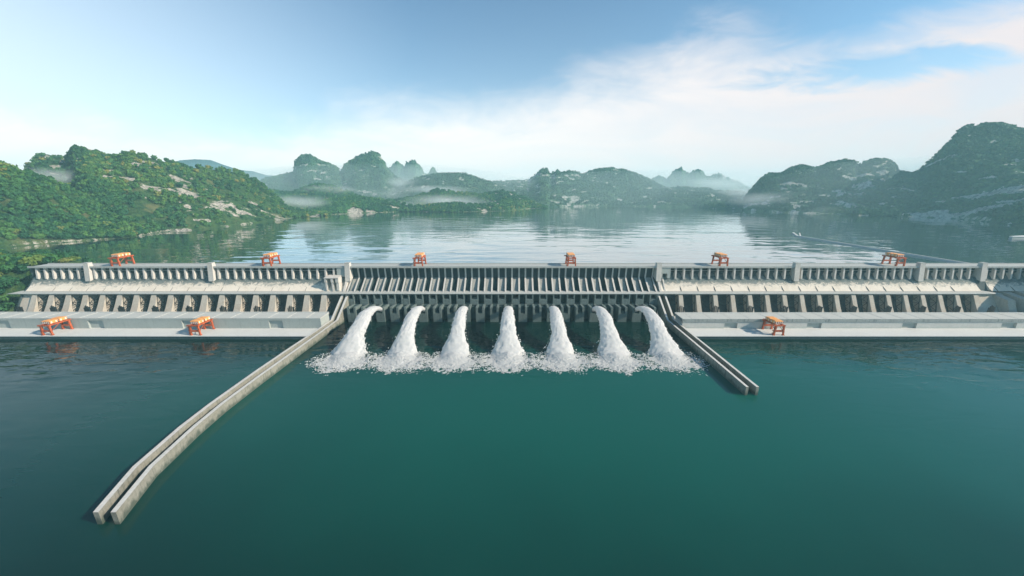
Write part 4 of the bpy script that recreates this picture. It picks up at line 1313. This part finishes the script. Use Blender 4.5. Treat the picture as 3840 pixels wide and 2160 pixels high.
for key, n, sd_, lab in (('D1', 9000, 95, 'thin hazy wood on the twin domed mountain'), ('E', 11000, 96, 'hazy wood on the far range, centre right'),
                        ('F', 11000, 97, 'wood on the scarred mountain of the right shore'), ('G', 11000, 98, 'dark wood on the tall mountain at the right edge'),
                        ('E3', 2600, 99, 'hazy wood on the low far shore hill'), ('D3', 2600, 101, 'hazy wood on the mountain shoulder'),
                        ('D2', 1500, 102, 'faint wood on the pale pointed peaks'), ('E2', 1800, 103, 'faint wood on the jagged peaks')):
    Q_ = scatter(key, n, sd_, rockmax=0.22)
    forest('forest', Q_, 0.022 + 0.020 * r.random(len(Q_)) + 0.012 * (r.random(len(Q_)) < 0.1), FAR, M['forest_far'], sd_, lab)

# ------------------------------------------------------------------ air
hz = MB().box(-33.5, 33.5, -6.5, 37.5, -0.06, 2.75)
tag(hz.obj('haze', volume_mat('haze_air', (0.50, 0.91, 1.0), 0.000085, 0.0)), 'pale blue haze that fades the far mountains', 'haze', kind='stuff')
MIST = [(-5.7501, 9.9, 0.6674, 0.93, 0.45, 0.158) ,
        (-6.4594, 13.2, 0.9817, 1.04, 0.45, 0.152) ,
        (-2.0549, 11.8, 0.6286, 1.46, 0.45, 0.188) ,
        (-4.4716, 15.6, 1.2155, 1.12, 0.45, 0.246) ,
        (10.8996, 19.5, 1.2694, 2.1, 0.45, 0.279) ,
        (9.2053, 14.5, 0.8488, 1.15, 0.45, 0.167) ,
        (8.4469, 11.2, 0.6712, 2.11, 0.45, 0.211) ,
        (-7.7732, 6.3, 1.1949, 0.49, 0.45, 0.135) ,
        (10.5066, 10.2, 0.4254, 2.24, 0.45, 0.119) ,
        (-2.8612, 14.2, 0.9803, 1.43, 0.45, 0.143) ,
        (0.2947, 13.5, 0.4318, 1.18, 0.45, 0.118) ,]


def mist_mat():
    """soft-edged bank: dense in the middle of its own box, ragged and thin towards the rim"""
    m = volume_mat('mist_bank', (0.97, 0.995, 1.0), 1.0, 0.0)
    t = NT(m.node_tree)
    v = [n for n in m.node_tree.nodes if n.type == 'PRINCIPLED_VOLUME'][0]
    oc = t.n('ShaderNodeTexCoord').outputs['Object']
    ln = t.n('ShaderNodeVectorMath', operation='LENGTH'); t.put(ln.inputs[0], oc)
    n = t.noise(t.scale(oc, (1.6, 1.6, 0.9)), 1.0, 3, 0.6)
    f = t.math('SUBTRACT', t.math('SUBTRACT', 1.0, ln.outputs['Value']), t.math('MULTIPLY', t.math('SUBTRACT', n, 0.42), 1.1))
    t.put(v.inputs['Density'], t.math('MULTIPLY', t.sstep(f, 0.0, 0.95), 0.0085))
    return m


mm = mist_mat()
nu, nv = 14, 24
th_ = np.linspace(0.001, math.pi - 0.001, nu); ph_ = np.linspace(0, 2 * math.pi, nv, endpoint=False)
T_, P2 = np.meshgrid(th_, ph_, indexing='ij')
V = np.stack([np.sin(T_) * np.cos(P2), np.sin(T_) * np.sin(P2), np.cos(T_)], 2).reshape(-1, 3)
k = np.arange((nu - 1) * nv); a = k // nv; b2 = k % nv; b3 = (b2 + 1) % nv
mist_me = np_mesh('mist', V, np.stack([a * nv + b2, (a + 1) * nv + b2, (a + 1) * nv + b3, a * nv + b3], 1), mm)
MIST = [(x, y, z, rx * 1.25, ry * 1.3, rz * 1.5) for x, y, z, rx, ry, rz in MIST]
MIST += [(-4.2, 15.3, 0.75, 3.4, 0.9, 0.40), (3.6, 16.2, 0.60, 5.0, 1.0, 0.34), (10.8, 15.5, 0.75, 3.2, 1.0, 0.40), (12.5, 10.9, 0.60, 3.6, 0.6, 0.28), (-4.6, 12.2, 0.50, 2.6, 0.5, 0.18)]
for x, y, z, rx, ry, rz in MIST:
    o = link('mist', mist_me, None, (x, y, z))
    o.scale = (rx * S, ry * S, rz * S)
    tag(o, 'soft white bank of mist lying at the foot of the mountains', 'mist', 'mist banks over the shore', 'stuff')

# damp, blue-green air lying over the far valleys only
vm = volume_mat('valley_mist', (0.84, 0.985, 1.0), 0.00045, 0.0)
vm_me = np_mesh('mist', V, np.stack([a * nv + b2, (a + 1) * nv + b2, (a + 1) * nv + b3, a * nv + b3], 1), vm)
for x, y, z, rx, ry, rz in ((-6.5, 17.5, 0.6, 9.0, 4.4, 1.55), (6.5, 17.5, 0.5, 10.0, 4.6, 1.35), (13.0, 11.8, 0.3, 6.0, 3.2, 1.7)):
    o = link('mist', vm_me, None, (x, y, z))
    o.scale = (rx * S, ry * S, rz * S)
    tag(o, 'thin blue-green mist filling the far mountain valleys', 'mist', 'thin mist over the far valleys', 'stuff')

sc.cycles.volume_bounces = 4
sc.cycles.max_bounces = 8
sc.cycles.transparent_max_bounces = 16
